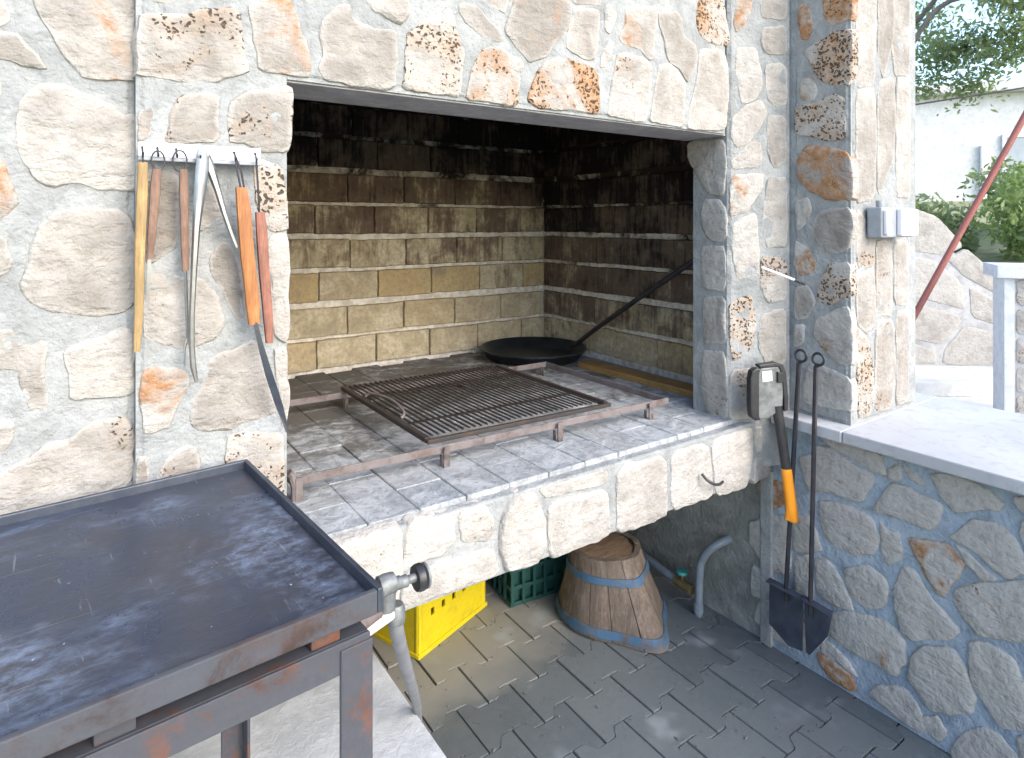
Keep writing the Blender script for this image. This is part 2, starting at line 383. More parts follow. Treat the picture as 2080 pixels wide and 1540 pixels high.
STONES={
 'left':[
  (0,0.1,0.2,12,[-100,1818,-95,1819,-83,1780,-94,1770,-100,1767,-113,1765,-113,1816]),
  (0.1,0.25,0.5,12,[-113,1759,-100,1761,-74,1764,-62,1746,-51,1731,-34,1704,-61,1709,-100,1715,-113,1715]),
  (0,0.55,0.55,14,[-58,1827,-58,1860,90,1892,91,1766,91,1705,52,1700,15,1698,1,1717,-27,1760,-44,1791]),
  (0,0.12,0.25,12,[-74,1653,-61,1663,-42,1682,-6,1684,12,1671,56,1658,71,1642,94,1643,95,1511,74,1504,33,1507,15,1517,-6,1519,-27,1510,-53,1519,-61,1538,-74,1558,-79,1574,-77,1616]),
  (0,0.7,0.3,12,[-113,1556,-100,1556,-92,1544,-86,1512,-73,1485,-84,1467,-95,1454,-113,1450]),
  (0,0.12,0.2,12,[-26,1469,15,1474,59,1472,84,1459,94,1423,95,1319,84,1293,37,1283,-27,1295,-61,1315,-73,1332,-71,1354,-64,1371,-60,1408,-51,1425,-44,1450]),
  (0,0,0.1,12,[-116,1427,-90,1425,-87,1401,-82,1384,-90,1368,-116,1349]),
  (0,0.1,0.35,10,[-116,1274,-100,1274,-74,1274,-48,1261,-35,1247,-35,1221,-39,1197,-35,1162,-34,1132,-51,1131,-61,1137,-71,1167,-78,1202,-116,1211]),
  (0,0,0.02,16,[-13,1232,37,1248,71,1261,91,1253,92,1136,59,1141,22,1142,-6,1142,-8,1184,-12,1201]),
  (0,0.3,0.15,12,[-113,1128,-86,1122,-79,1111,-84,1087,-94,1072,-113,1071]),
  (0.3,0.2,0.3,12,[52,1100,74,1101,88,1089,90,985,37,967,-34,959,-113,954,-113,1027,-74,1052,-41,1074,-6,1076,22,1097]),
  (0,0.1,0.3,10,[-113,1682,-98,1681,-94,1672,-94,1655,-113,1648]),
 ],
 'front':[
  (0,0.2,0.5,10,[108,1869,187,1885,183,1853,151,1844,116,1844]),
  (0.35,0.12,0.6,14,[97,1814,108,1821,163,1831,204,1847,246,1861,262,1854,266,1827,270,1790,280,1744,268,1733,246,1725,221,1713,163,1705,139,1709,95,1708,93,1744,94,1796]),
  (0,0.65,0.35,14,[277,1865,291,1879,361,1893,371,1865,377,1841,390,1819,398,1795,398,1745,366,1744,300,1745,293,1774,286,1821]),
  (0,0.1,0.4,8,[93,1636,102,1654,112,1664,122,1648,118,1621,108,1594,93,1593]),
  (0.35,0.05,0.4,13,[149,1659,163,1685,221,1691,227,1686,227,1596,135,1591,139,1618,145,1641]),
  (0.3,0.1,0.4,14,[245,1678,273,1703,318,1712,364,1724,362,1666,358,1607,354,1587,300,1589,273,1601,245,1599,242,1646]),
  (0.1,0.2,0.6,10,[108,1546,143,1543,159,1530,157,1405,139,1388,108,1367,101,1407]),
  (0,0.1,0.3,10,[191,1495,212,1533,229,1487,233,1459,204,1432,191,1432]),
  (0.9,0.1,0.3,14,[286,1566,314,1570,346,1553,349,1499,354,1470,354,1435,318,1431,300,1460,291,1498]),
  (0.05,0,0.05,14,[316,1421,354,1425,358,1362,355,1303,358,1244,352,1210,328,1217,320,1286,314,1344]),
  (0.1,0,0.1,14,[326,1203,352,1200,353,1136,358,1106,350,1039,339,1043,333,1110,328,1150]),
  (0,0.2,0.45,9,[225,1411,246,1408,264,1365,273,1308,277,1256,255,1263,233,1311,208,1363,212,1386]),
  (0.12,0.12,0.5,12,[105,1354,139,1360,163,1351,204,1340,221,1312,239,1255,221,1229,187,1217,163,1213,139,1224,102,1241,102,1320]),
  (0,0.6,0.4,12,[99,1181,108,1190,163,1183,177,1166,171,1135,157,1111,143,1077,116,1069,101,1076,97,1129]),
  (0.1,0.1,0.6,10,[204,1189,221,1201,264,1210,291,1221,314,1171,326,1111,329,1067,273,1063,246,1053,212,1055,187,1067,175,1080,179,1116,196,1154]),
  (0.2,0.3,0.3,12,[124,997,143,1024,171,1041,191,1027,197,1003,191,977,183,925,131,930,116,969]),
  (0.6,0.1,0.1,14,[242,1040,282,1044,342,1031,346,991,347,873,309,874,255,916,236,995]),
  (0,0,0.4,8,[92,1031,108,1031,112,1004,99,955,92,957]),
  (0,0.2,0.35,14,[420,1864,456,1903,480,1911,483,1886,510,1875,544,1870,587,1873,590,1808,585,1753,566,1738,488,1739,425,1744,413,1762,425,1794,417,1833]),
  (0,0.1,0.45,12,[505,1942,613,1965,625,1923,602,1888,566,1896,532,1906]),
  (0.1,0,0.4,10,[380,1916,446,1930,425,1897,390,1891]),
  (0.95,0.35,0.15,15,[687,1924,726,1952,739,1910,750,1883,763,1845,755,1797,750,1745,675,1744,604,1747,609,1800,613,1866,650,1900]),
  (0,0.15,0.3,12,[743,1960,766,1973,800,1968,835,1939,864,1914,878,1893,842,1890,800,1898,769,1916,746,1946]),
  (0,0,0.05,12,[807,2005,901,2025,878,1965,857,1967,821,1975]),
  (0,0.35,0.5,14,[916,2028,1033,2052,1092,2032,1092,1986,1067,1942,1033,1911,1009,1876,969,1863,954,1855,923,1875,901,1896,876,1928,893,1968]),
  (0.45,0.6,0.2,14,[807,1863,835,1874,871,1876,893,1865,923,1857,938,1840,923,1820,923,1789,916,1751,908,1738,835,1740,766,1741,773,1788,793,1838]),
  (0.05,0.15,0.3,13,[1097,2020,1189,2037,1192,1991,1185,1922,1174,1893,1144,1886,1109,1897,1070,1911,1075,1950,1092,1986]),
  (0.3,0.1,0.3,10,[1092,2071,1203,2094,1198,2048,1101,2029]),
  (0,0,0,14,[1222,2064,1235,2050,1259,2037,1244,1993,1231,1973,1211,1983,1211,2035]),
  (1,0.9,0.2,15,[1009,1869,1042,1877,1075,1881,1126,1876,1162,1871,1185,1854,1192,1815,1189,1758,1180,1746,1083,1747,1001,1741,946,1754,954,1786,977,1827]),
  (0,0.1,0.15,12,[1229,1963,1248,1952,1237,1916,1216,1879,1192,1869,1198,1904]),
  (0.2,0.6,0.3,13,[1292,2061,1413,2085,1424,2061,1413,2015,1407,1930,1386,1921,1352,1948,1282,1951,1267,1969,1292,2022]),
  (0.3,0.4,0.25,13,[1259,1920,1302,1933,1362,1928,1403,1912,1399,1854,1386,1788,1372,1740,1282,1742,1226,1748,1229,1799,1248,1877]),
  (0,0.05,0.35,13,[1428,2069,1510,2092,1533,2066,1537,2022,1597,2001,1602,1963,1583,1907,1555,1881,1521,1914,1477,1930,1462,1950,1449,2007,1428,2032]),
  (0,0.1,0.25,13,[1434,1917,1477,1926,1521,1907,1551,1873,1544,1834,1544,1739,1466,1742,1392,1745,1403,1811,1420,1886]),
  (0.8,0.6,0.15,14,[1602,2132,1661,2183,1723,2195,1748,2105,1769,2044,1748,2022,1686,2015,1613,2027,1597,2077]),
  (0,0.12,0.3,14,[1613,1988,1723,2008,1756,1962,1758,1850,1743,1750,1649,1739,1555,1737,1567,1814,1590,1862,1606,1926]),
 ],
 'splay':[
  (0,0.8,0.25,12,[37,2203,90,2207,87,2134,63,2093,37,2067,23,2098]),
  (0,0.15,0.4,12,[117,2209,221,2217,221,2122,162,2118,122,2121]),
  (0,0.4,0.3,12,[126,2089,217,2102,221,2005,144,2001,122,2040]),
  (0.25,0.5,0.2,12,[33,2019,108,2023,126,1951,130,1887,99,1845,54,1835,40,1883,30,1946]),
  (0,0.5,0.25,12,[137,1968,199,1979,221,1956,222,1842,180,1824,144,1855]),
  (0,0.25,0.1,12,[16,1786,63,1828,126,1854,148,1815,122,1757,72,1699,28,1690,12,1738]),
  (0,0.35,0.3,12,[148,1803,217,1801,217,1646,171,1620,144,1693]),
  (0,0,0.3,10,[16,1655,90,1716,126,1709,130,1631,19,1621]),
  (0,0.55,0.1,12,[16,1602,135,1609,130,1555,72,1482,10,1466]),
  (0,0.12,0.15,12,[148,1596,221,1597,221,1368,148,1361,126,1466]),
  (0,0.05,0.2,12,[16,1442,108,1482,117,1369,117,1272,37,1258,19,1338]),
  (0.85,0.1,0.1,12,[126,1334,213,1328,221,1271,217,1192,153,1178,117,1240]),
  (0.9,0.2,0,12,[10,1186,90,1216,108,1111,81,1015,14,994]),
  (0.05,0.1,0.2,12,[119,1143,217,1165,217,977,144,972,112,1046]),
  (0.2,0.2,0.1,12,[12,963,99,974,108,805,8,803]),
  (0,0.1,0.2,12,[126,949,217,957,217,798,130,803]),
 ],
 'jamb':[
  (0.1,0,0.6,12,[1465,1727,1307,1717,1304,1594,1315,1534,1366,1540,1406,1584,1459,1663]),
  (0,0.35,0.4,12,[1396,1525,1336,1523,1304,1490,1300,1402,1323,1382,1382,1392,1406,1450]),
  (0.2,0.1,0.35,12,[1406,1366,1307,1370,1304,1225,1396,1220]),
  (0.2,0.35,0.5,12,[1398,1192,1307,1204,1307,1048,1398,1037]),
  (0.2,0.15,0.5,12,[1402,1008,1307,1024,1298,809,1366,792,1406,865]),
 ],
 'pside':[
  (0.3,0.9,0.4,12,[1180,2163,1154,2159,1137,2103,1132,2070,1146,2045,1171,2051,1183,2099]),
  (0.3,0.8,0.5,12,[1104,2189,1006,2160,1006,2077,1064,2069,1093,2092]),
  (0.9,0.5,0.35,14,[1159,2005,1112,2026,1057,2044,1006,2039,1006,1963,1015,1874,1049,1873,1112,1908,1146,1978]),
  (0,0.8,0.4,11,[1176,1911,1137,1920,1116,1877,1129,1839,1176,1846]),
  (1,0.5,0.2,13,[1193,1833,1121,1830,1064,1852,1033,1832,1026,1739,1030,1709,1080,1707,1193,1743]),
  (0.3,1,0.5,16,[1180,1661,1146,1698,1080,1684,1018,1662,1006,1601,1006,1518,1080,1520,1146,1554,1183,1596]),
  (0.4,0.5,0.4,11,[1193,1515,1146,1530,1137,1482,1154,1442,1188,1417]),
  (0.1,0,0.75,12,[1121,1466,1088,1489,1018,1492,1003,1450,1015,1367,1064,1349,1112,1371,1137,1426]),
  (0,0.9,0.3,13,[1193,1385,1162,1370,1126,1323,1129,1283,1180,1269,1197,1303]),
  (1,0.3,0.25,13,[1080,1318,1015,1321,1012,1223,1080,1185,1121,1197,1104,1261]),
  (0,0.2,0.5,11,[1197,1230,1154,1241,1121,1197,1146,1138,1193,1124]),
  (0.2,0.4,0.4,12,[1121,1133,1018,1192,1006,1103,1006,1012,1049,1004,1112,1056,1129,1085]),
  (0,0.4,0.4,11,[1197,1107,1159,1112,1162,1048,1197,1034]),
  (0.1,0.4,0.45,13,[1162,935,1137,988,1104,986,1011,966,1006,869,1064,862,1162,854]),
 ],
 'pfront':[
  (0.2,0,0.15,12,[1995,2165,2122,2191,2112,1890,1995,1868]),
  (0,0,0.25,15,[2131,2193,2231,2214,2244,2086,2170,1914,2131,1972]),
  (0,0.1,0.2,12,[2244,2217,2354,2240,2354,1954,2244,1939,2220,2050]),
  (0,0.3,0.15,14,[1995,1853,2106,1874,2122,1750,2112,1529,1995,1511]),
  (0,0,0.3,12,[2131,1893,2237,1930,2255,1777,2231,1645,2131,1529]),
  (0,0.25,0.2,14,[2255,1924,2354,1937,2354,1534,2255,1540]),
  (0.5,0.15,0.1,14,[1995,1496,2106,1419,2112,1308,2001,1305]),
  (0.2,0.1,0.15,12,[2122,1387,2220,1385,2231,1141,2122,1150]),
  (0,0,0.25,14,[2237,1385,2343,1383,2343,1165,2244,1173]),
  (0.1,0,0.15,13,[1995,1290,2112,1293,2122,1135,2074,1092,2001,1130]),
  (0.6,0.3,0.05,14,[2001,1115,2074,1076,2106,963,2090,840,2007,839]),
  (0.4,0.1,0.15,12,[2122,1127,2237,1124,2255,959,2220,834,2112,844]),
  (0.1,0.3,0.25,14,[2255,1147,2343,1140,2343,839,2255,836]),
 ],
 'low':[
  (0,0.95,0.5,14,[1328,535,1290,564,1226,570,1217,507,1281,467,1309,490]),
  (0,0.1,0.4,12,[1174,676,1126,698,1123,581,1148,588,1160,632]),
  (0.2,0.2,0.4,14,[1099,762,1051,775,983,772,919,761,908,707,933,706,969,717,1013,725,1059,742]),
  (0.1,0.05,0.45,15,[1115,726,1059,734,998,707,954,699,933,684,961,638,972,608,1005,600,1059,604,1123,589]),
  (0,0.1,0.35,12,[856,767,839,744,820,736,795,717,813,711,839,716,852,740]),
  (0,0,0.35,16,[782,744,746,760,700,762,655,752,618,727,629,707,666,696,723,666,752,691]),
  (0,0.1,0.35,14,[598,751,553,767,553,702,587,726]),
  (0,0.1,0.35,18,[885,686,852,693,826,683,795,683,758,669,770,624,788,592,832,597,885,600,933,589,919,624]),
  (0.1,0.15,0.4,16,[683,658,634,670,603,652,577,613,572,578,613,541,645,558,689,584,734,591,705,629]),
  (0.1,0,0.4,15,[1099,558,1043,571,983,571,947,562,926,519,937,464,998,437,1043,441,1075,451,1094,490]),
  (0,0.45,0.1,13,[919,563,898,545,865,551,856,492,872,471,905,444,915,495]),
  (0,0.75,0.5,16,[839,541,807,554,746,566,705,531,723,490,752,429,770,427,801,474]),
  (0.2,0,0.25,16,[1354,388,1281,442,1208,461,1208,281,1262,265,1319,291,1354,327]),
  (0.2,0,0.4,12,[1191,476,1140,496,1115,458,1099,402,1191,362]),
  (0,0,0.4,12,[1348,244,1272,227,1290,151,1348,140]),
  (0.1,0.1,0.45,14,[1115,363,1075,381,1043,349,1013,303,998,265,1059,250,1107,257]),
  (0.1,0.2,0.5,14,[1020,375,954,420,905,398,898,358,912,315,954,294,991,299,1016,331]),
  (0.1,0.15,0.5,15,[852,451,822,458,788,405,746,372,723,351,740,315,782,299,832,265,858,279,874,342,878,375]),
  (0.3,0.1,0.55,16,[717,460,666,497,553,557,553,411,613,384,666,368,700,389,725,429]),
  (0.1,0.35,0.55,15,[1059,219,1013,250,926,272,885,265,858,237,858,187,885,136,926,141,998,137,1051,146,1075,172]),
  (0,0.9,0.6,13,[1107,69,1059,73,1013,61,991,37,1005,13,1059,11,1099,34]),
  (0,0,0.4,11,[1104,125,1067,122,1013,99,986,65,1043,74,1094,76]),
  (0.1,0.55,0.4,18,[826,220,795,261,734,285,705,255,683,190,689,154,734,118,782,101,820,133,839,150]),
  (0.1,0.05,0.4,16,[689,330,645,348,598,336,577,292,562,240,562,191,624,158,655,194,683,229,691,277]),
  (0.1,0.1,0.4,12,[926,76,858,110,832,98,807,58,795,25,832,14,885,22,947,34]),
  (0.1,0.1,0.4,14,[700,88,655,128,624,126,593,97,593,48,700,-17,734,12]),
  (0,0.1,0.5,12,[1319,129,1244,124,1208,77,1208,36,1281,38,1338,59]),
  (0,0.1,0.4,11,[817,49,770,85,746,57,764,16,788,26]),
  (0,0,0.4,12,[577,699,543,694,543,579,562,595,582,660]),
  (0,0,0.4,12,[567,384,533,391,533,307,558,292]),
  (0,0.2,0.4,12,[593,147,543,186,543,71,572,50]),
  (0,0.1,0.45,12,[1187,340,1136,367,1123,257,1140,193,1187,186]),
  (0,0.2,0.45,12,[1200,163,1140,170,1083,176,1075,149,1115,80,1182,59]),
  (0,0.1,0.4,11,[898,725,869,748,858,723,861,704,898,696]),
  (0,0.1,0.4,11,[723,576,694,568,655,540,629,527,666,507,700,540]),
 ],
 'hearth':[
  (0.2,0.05,0.02,14,[393,789,453,793,577,799,585,710,569,620,510,622,473,619,393,624]),
  (0.1,0,0.05,14,[597,800,710,788,714,726,685,701,606,703,581,695,589,762]),
  (0.3,0.1,0.05,12,[721,788,796,789,820,742,813,697,729,716]),
  (0,0,0,18,[583,684,685,690,809,684,831,616,742,614,654,615,577,620]),
  (0.1,0.3,0.1,26,[880,791,932,784,967,714,970,640,942,605,851,613,830,681,840,748]),
  (0,0,0.1,12,[950,789,1182,783,1179,745,973,756]),
  (0.1,0.05,0.05,16,[978,746,1180,734,1191,602,1083,599,983,602]),
  (0.1,0.05,0.05,16,[1215,782,1411,774,1417,602,1359,593,1215,599]),
  (0.1,0,0.02,13,[1432,777,1598,773,1621,677,1621,601,1432,605]),
  (0.1,0.1,0.02,15,[1614,777,1822,779,1827,695,1795,590,1638,597]),
  (0,0,0.1,13,[1838,776,1909,773,1917,684,1843,688]),
  (0,0,0.1,13,[1838,673,1917,668,1925,600,1827,590]),
 ],
 'bg':[
  (0,0.1,0.1,12,[-320,1657,-177,1565,16,1496,261,1221,83,1130,-177,1175,-320,1198]),
  (0,0.2,0.15,12,[-320,1152,-177,1120,-7,1084,239,878,283,627,-52,717,-320,762]),
  (0,0.2,0.2,12,[283,1199,439,1062,617,948,617,743,261,938,105,1098]),
  (0,0.3,0.15,12,[305,856,617,665,617,474,328,559]),
  (0,0.1,0.1,12,[-320,706,-177,680,194,581,239,512,60,305,-177,349,-320,358]),
  (0,0.2,0.15,12,[-320,321,-177,304,-7,236,16,122,-177,129,-320,133]),
  (0,0.35,0.1,12,[261,481,617,401,617,90,60,122,83,260]),
 ],
}


def stone_mesh(pts, O, u, nrm, proud, recess=.012, flat=.62):
    """a rough face stone from its outline on the wall plane: sunk edge, rounded arris, uneven face"""
    P = [Vector((pts[i]/1000, pts[i+1]/1000)) for i in range(0, len(pts), 2)]
    if sum(P[i].x*P[(i+1)%len(P)].y - P[(i+1)%len(P)].x*P[i].y for i in range(len(P))) < 0: P.reverse()
    Q = []
    for i in range(len(P)):
        a, b = P[i], P[(i+1)%len(P)]; Q += [a.lerp(b, .11), a.lerp(b, .89)]
    per = sum((Q[i]-Q[(i+1)%len(Q)]).length for i in range(len(Q)))
    n = max(16, min(56, int(per/.013))); S = []; step = per/n; acc = 0; i = 0
    while len(S) < n:
        a, b = Q[i%len(Q)], Q[(i+1)%len(Q)]; L = (b-a).length
        while acc < L and len(S) < n: S.append(a.lerp(b, acc/L)); acc += step
        acc -= L; i += 1
    c = sum(S, Vector((0,0)))/n
    sz = math.sqrt(per)
    for k in range(n):
        d = noise.noise((S[k].x*38, S[k].y*38, proud)) * .0055
        S[k] = S[k] + (S[k]-c).normalized()*d
    h = proud/1000*flat
    def ring(inset, z, amp):
        r = []
        for p in S:
            v = c - p; L = v.length; q = p + v*min(.92, inset/max(L,1e-5) if inset < 1 else (inset-1))
            dz = noise.noise((q.x*17+proud, q.y*17, 3.1))*amp + noise.noise((q.x*46, q.y*46, proud))*amp*.45
            r.append((q, z+dz))
        return r
    rings = [ring(-.004, -.02, 0), ring(-.0005, h*.2, .001), ring(.0018, h*.78, .0018), ring(.006, h*.98, .0028), ring(1.3, h*1.03, .0045), ring(1.66, h*1.04, .005)]
    mb = MB(); vs = []
    def W(q, z):
        return Vector((O[0]+u[0]*q.x+nrm[0]*(z-recess), O[1]+u[1]*q.x+nrm[1]*(z-recess), q.y))
    for r in rings: vs += [W(q, z) for q, z in r]
    vs.append(W(c, h*1.06)); m = len(rings)
    fs = [(i*n+k, i*n+(k+1)%n, (i+1)*n+(k+1)%n, (i+1)*n+k) for i in range(m-1) for k in range(n)]
    fs += [((m-1)*n+k, (m-1)*n+(k+1)%n, m*n) for k in range(n)]
    return mb.add(vs, fs)

def lay_stones(key, O, u, nrm, parent, tone=0.22, recess=.012, grow=1.02, flat=.5):
    for pi, st, to, pr, pts in STONES[key]:
        to += random.uniform(-.2, .2)
        mx, mz = sum(pts[0::2])/(len(pts)/2), sum(pts[1::2])/(len(pts)/2)
        pts = [(mx if i % 2 == 0 else mz) + (c-(mx if i % 2 == 0 else mz))*grow for i, c in enumerate(pts)]
        mark(stone_mesh(pts, O, u, nrm, pr, recess, flat).build('stone', M['stone'], parent, smooth=True,
            props={'pits': float(pi), 'stain': float(st), 'tone': float(to+tone)}))
def mark(ob):                             # how near a point lies to the broken edge of its stone
    me = ob.data; n = (len(me.vertices)-1)//6; at = me.attributes.new('edge', 'FLOAT', 'POINT')
    at.data.foreach_set('value', [1, 1, 1, .75, 0, 0][:6] and [w_ for w_ in (1, 1, 1, .7, 0, 0) for _ in range(n)] + [0.0]*(len(me.vertices)-6*n))
    return ob
def fill_stones(O, u, nrm, parent, s0, s1, z0, z1, cw=.19, ch=.16, tone=.3, seed=1, flat=.5):
    rq = random.Random(seed); z = z0
    while z < z1-.05:
        h_ = min(rq.uniform(.75, 1.3)*ch, z1-z); a = s0
        while a < s1-.04:
            w_ = min(rq.uniform(.6, 1.45)*cw, s1-a); g_ = .011
            if s1-a-w_ < .05: w_ = s1-a
            j = lambda q=.016: rq.uniform(-q, q)
            P_ = [(a+g_+abs(j()), z+g_+abs(j())), (a+w_*.5+j(.03), z+g_+abs(j(.01))), (a+w_-g_-abs(j()), z+g_+abs(j())), (a+w_-g_-abs(j(.01)), z+h_*.5+j(.03)),
                  (a+w_-g_-abs(j(.02)), z+h_-g_-abs(j(.02))), (a+w_*.5+j(.03), z+h_-g_-abs(j(.01))), (a+g_+abs(j(.02)), z+h_-g_-abs(j(.02))), (a+g_+abs(j(.01)), z+h_*.5+j(.03))]
            mark(stone_mesh([c*1000 for q in P_ for c in q], O, u, nrm, rq.choice((10,12,14,16)), .012, flat).build('stone', M['stone'], parent, smooth=True,
                 props={'pits': rq.choice((0.,0.,.1,.3,.8)), 'stain': rq.choice((0.,.1,.2,.5)), 'tone': tone+rq.uniform(-.1,.4)}))
            a += w_
        z += h_
def panel_grid(mb, O, u, nrm, s0, s1, z0, z1, base=.0, amp=.0045, step=.012):
    """hand-trowelled face: a fine grid that swells and sinks a few millimetres"""
    ns_, nz = max(2, int((s1-s0)/step)), max(2, int((z1-z0)/step)); vs = []
    for j in range(nz+1):
        for i in range(ns_+1):
            a, z = s0+(s1-s0)*i/ns_, z0+(z1-z0)*j/nz
            q = Vector((O[0]+u[0]*a, O[1]+u[1]*a, z))
            d = base + .0025 + noise.noise(q*13)*amp + noise.noise(q*37)*amp*.5
            if i in (0, ns_) or j in (0, nz): d = min(d, base-.004)
            d = max(-.004, min(.0062, d))
            vs.append((q.x+nrm[0]*(d-.012), q.y+nrm[1]*(d-.012), z))
    w_ = ns_+1
    return mb.add(vs, [(j*w_+i, j*w_+i+1, (j+1)*w_+i+1, (j+1)*w_+i) for j in range(nz) for i in range(ns_)])

# ================================================================== SETTING
g = MB().box(-400, 800, -400, 700, -.35, -.06).build('ground', M['grass']); struct(g)
yard = MB().box(2.5, 11, -6, 9, -.2, -.012).build('yard', M['yard']); struct(yard)
pav = MB().box(-2.2, 2.45, -2.2, 2.75, -.1, -.010).build('paving', M['bed']); struct(pav)

# interlocking H-shaped concrete pavers
PL_, PD = .19, .155
def paver_mesh():
    L, D, a, gap = PL_, PD, .017, .0022
    def side(sgn):                        # outline of one long side, wide at both ends, waisted in the middle
        h_ = [(.5, 1), (.34, 1), (.30, .88), (.27, .5), (.24, 0), (.21, -.5), (.18, -.88), (.14, -1)]
        pr = [(-x_*L+(gap if x_ == .5 else 0), sgn*(D/2+y_*a-gap)) for x_, y_ in h_]
        return pr + [(-x_, y_) for x_, y_ in pr[::-1]]
    poly = side(-1) + side(1)[::-1]
    mb = MB(); n = len(poly); cx = [(x*.985, y*.985) for x, y in poly]
    mb.add([(x,y,-.05) for x,y in poly]+[(x,y,-.004) for x,y in poly]+[(x,y,0) for x,y in cx],
           [(i,(i+1)%n,(i+1)%n+n,i+n) for i in range(n)]+[(i+n,(i+1)%n+n,(i+1)%n+2*n,i+2*n) for i in range(n)]+[tuple(range(2*n,3*n))])
    me = bpy.data.meshes.new('paver'); me.from_pydata([tuple(v) for v in mb.v], [], mb.f); me.materials.append(M['paver']); return me
pm_ = paver_mesh()
for j in range(-7, 14):
    for i in range(-6, 11):
        x = 1.03 + (i-4.5)*PL_ + (PL_/2 if j % 2 else 0); y = 1.705 + (j-8)*PD
        if x > 2.05 or x < .62 or y > 2.62: continue
        share(pm_, 'paver', (x, y, random.uniform(-.0025, .0015)), pav, rot=(random.uniform(-.006,.006), random.uniform(-.006,.006), random.uniform(-.008,.008)))

# ================================================================== THE STONE FIREPLACE
TOP = 2.75
fp = thing('stone_fireplace', 'large open barbecue fireplace of pale rubble stone with a sooty brick firebox', 'fireplace', (1.0, 1.3, 0))
fw = MB()
fw.box(.091, .352, 1.302, 1.47, .60, TOP)                                      # left pier
fw.box(.3525, 1.7455, 1.302, 1.47, 1.7355, TOP)                               # wall over the opening
A_, B_ = Vector((1.746, 1.29)), Vector((1.96, 1.20)); us = (B_-A_).normalized(); ns = Vector((us.y, -us.x))
a2, b2 = A_-ns*.012, B_-ns*.012
fw.prism([(1.757, a2.y+.005), (b2.x, b2.y), (1.985, 1.30), (1.985, 1.47), (1.757, 1.44)], .64, TOP)   # splayed right pier
panel_grid(fw, (0,1.29), (1,0), (0,-1), .092, .3515, .80, 2.3); panel_grid(fw, (0,1.29), (1,0), (0,-1), .353, 1.745, 1.737, 2.3)
panel_grid(fw, A_, us, ns, .004, .228, .80, 2.35)
fwall = fw.build('front_wall', M['mortar'], fp)
lay_stones('front', (0,1.29), (1,0), (0,-1), fwall)
lay_stones('splay', A_, us, ns, fwall)
fill_stones((0,1.29), (1,0), (0,-1), fwall, .10, 1.74, 2.23, 2.7, seed=6)
lay_stones('jamb', (1.746,0), (0,1), (-1,0), fwall, -.15)
MB().box(.345, 1.765, 1.309, 1.475, 1.7315, 1.7352).build('lintel', M['lintel'], fp)

hs = MB().box(.10, 1.93, 1.262, 2.70, .615, .7915).build('hearth_slab', M['hbed'], fp)
lay_stones('hearth', (0,1.25), (1,0), (0,-1), hs, .22, recess=.012, flat=.75)
MB().box(.355, 1.93, 1.2575, 1.288, .605, .7925).build('mortar_edge', M['mortar'], hs, bevel=.006, rough=.004)
# fire bricks laid flat on the hearth
hb = MB().box(-.0604, .0604, -.1238, .1238, -.02, .0).build('hearth_brick', M['hearth'], hs, bevel=.0022, seg=1)
hme = hb.data; bpy.data.objects.remove(hb)
hb = MB().box(-.0604, .0604, -.0613, .0613, -.02, .0).build('hearth_brick', M['hearth'], hs, bevel=.0022, seg=1)
hme2 = hb.data; bpy.data.objects.remove(hb)
for i in range(14):
    x = .332 + i*.1225; y = 1.284
    for j in range(8):
        half = (i % 2 == 1 and j == 0); L = .125 if half else .25
        yc_ = y + L/2; y += L
        if yc_+L/2 > 2.86 or (x > 1.86 and yc_ < 1.5): continue
        share(hme2 if half else hme, 'hearth_brick', (x+random.uniform(-.001,.001), yc_, .795+random.uniform(-.0012,.0012)), hs, rot=(random.uniform(-.005,.005), random.uniform(-.006,.006), random.uniform(-.006,.006)))
MB().box(1.94, 2.08, 1.44, 2.70, .62, .789).build('hearth_end', M['hbed'], hs)

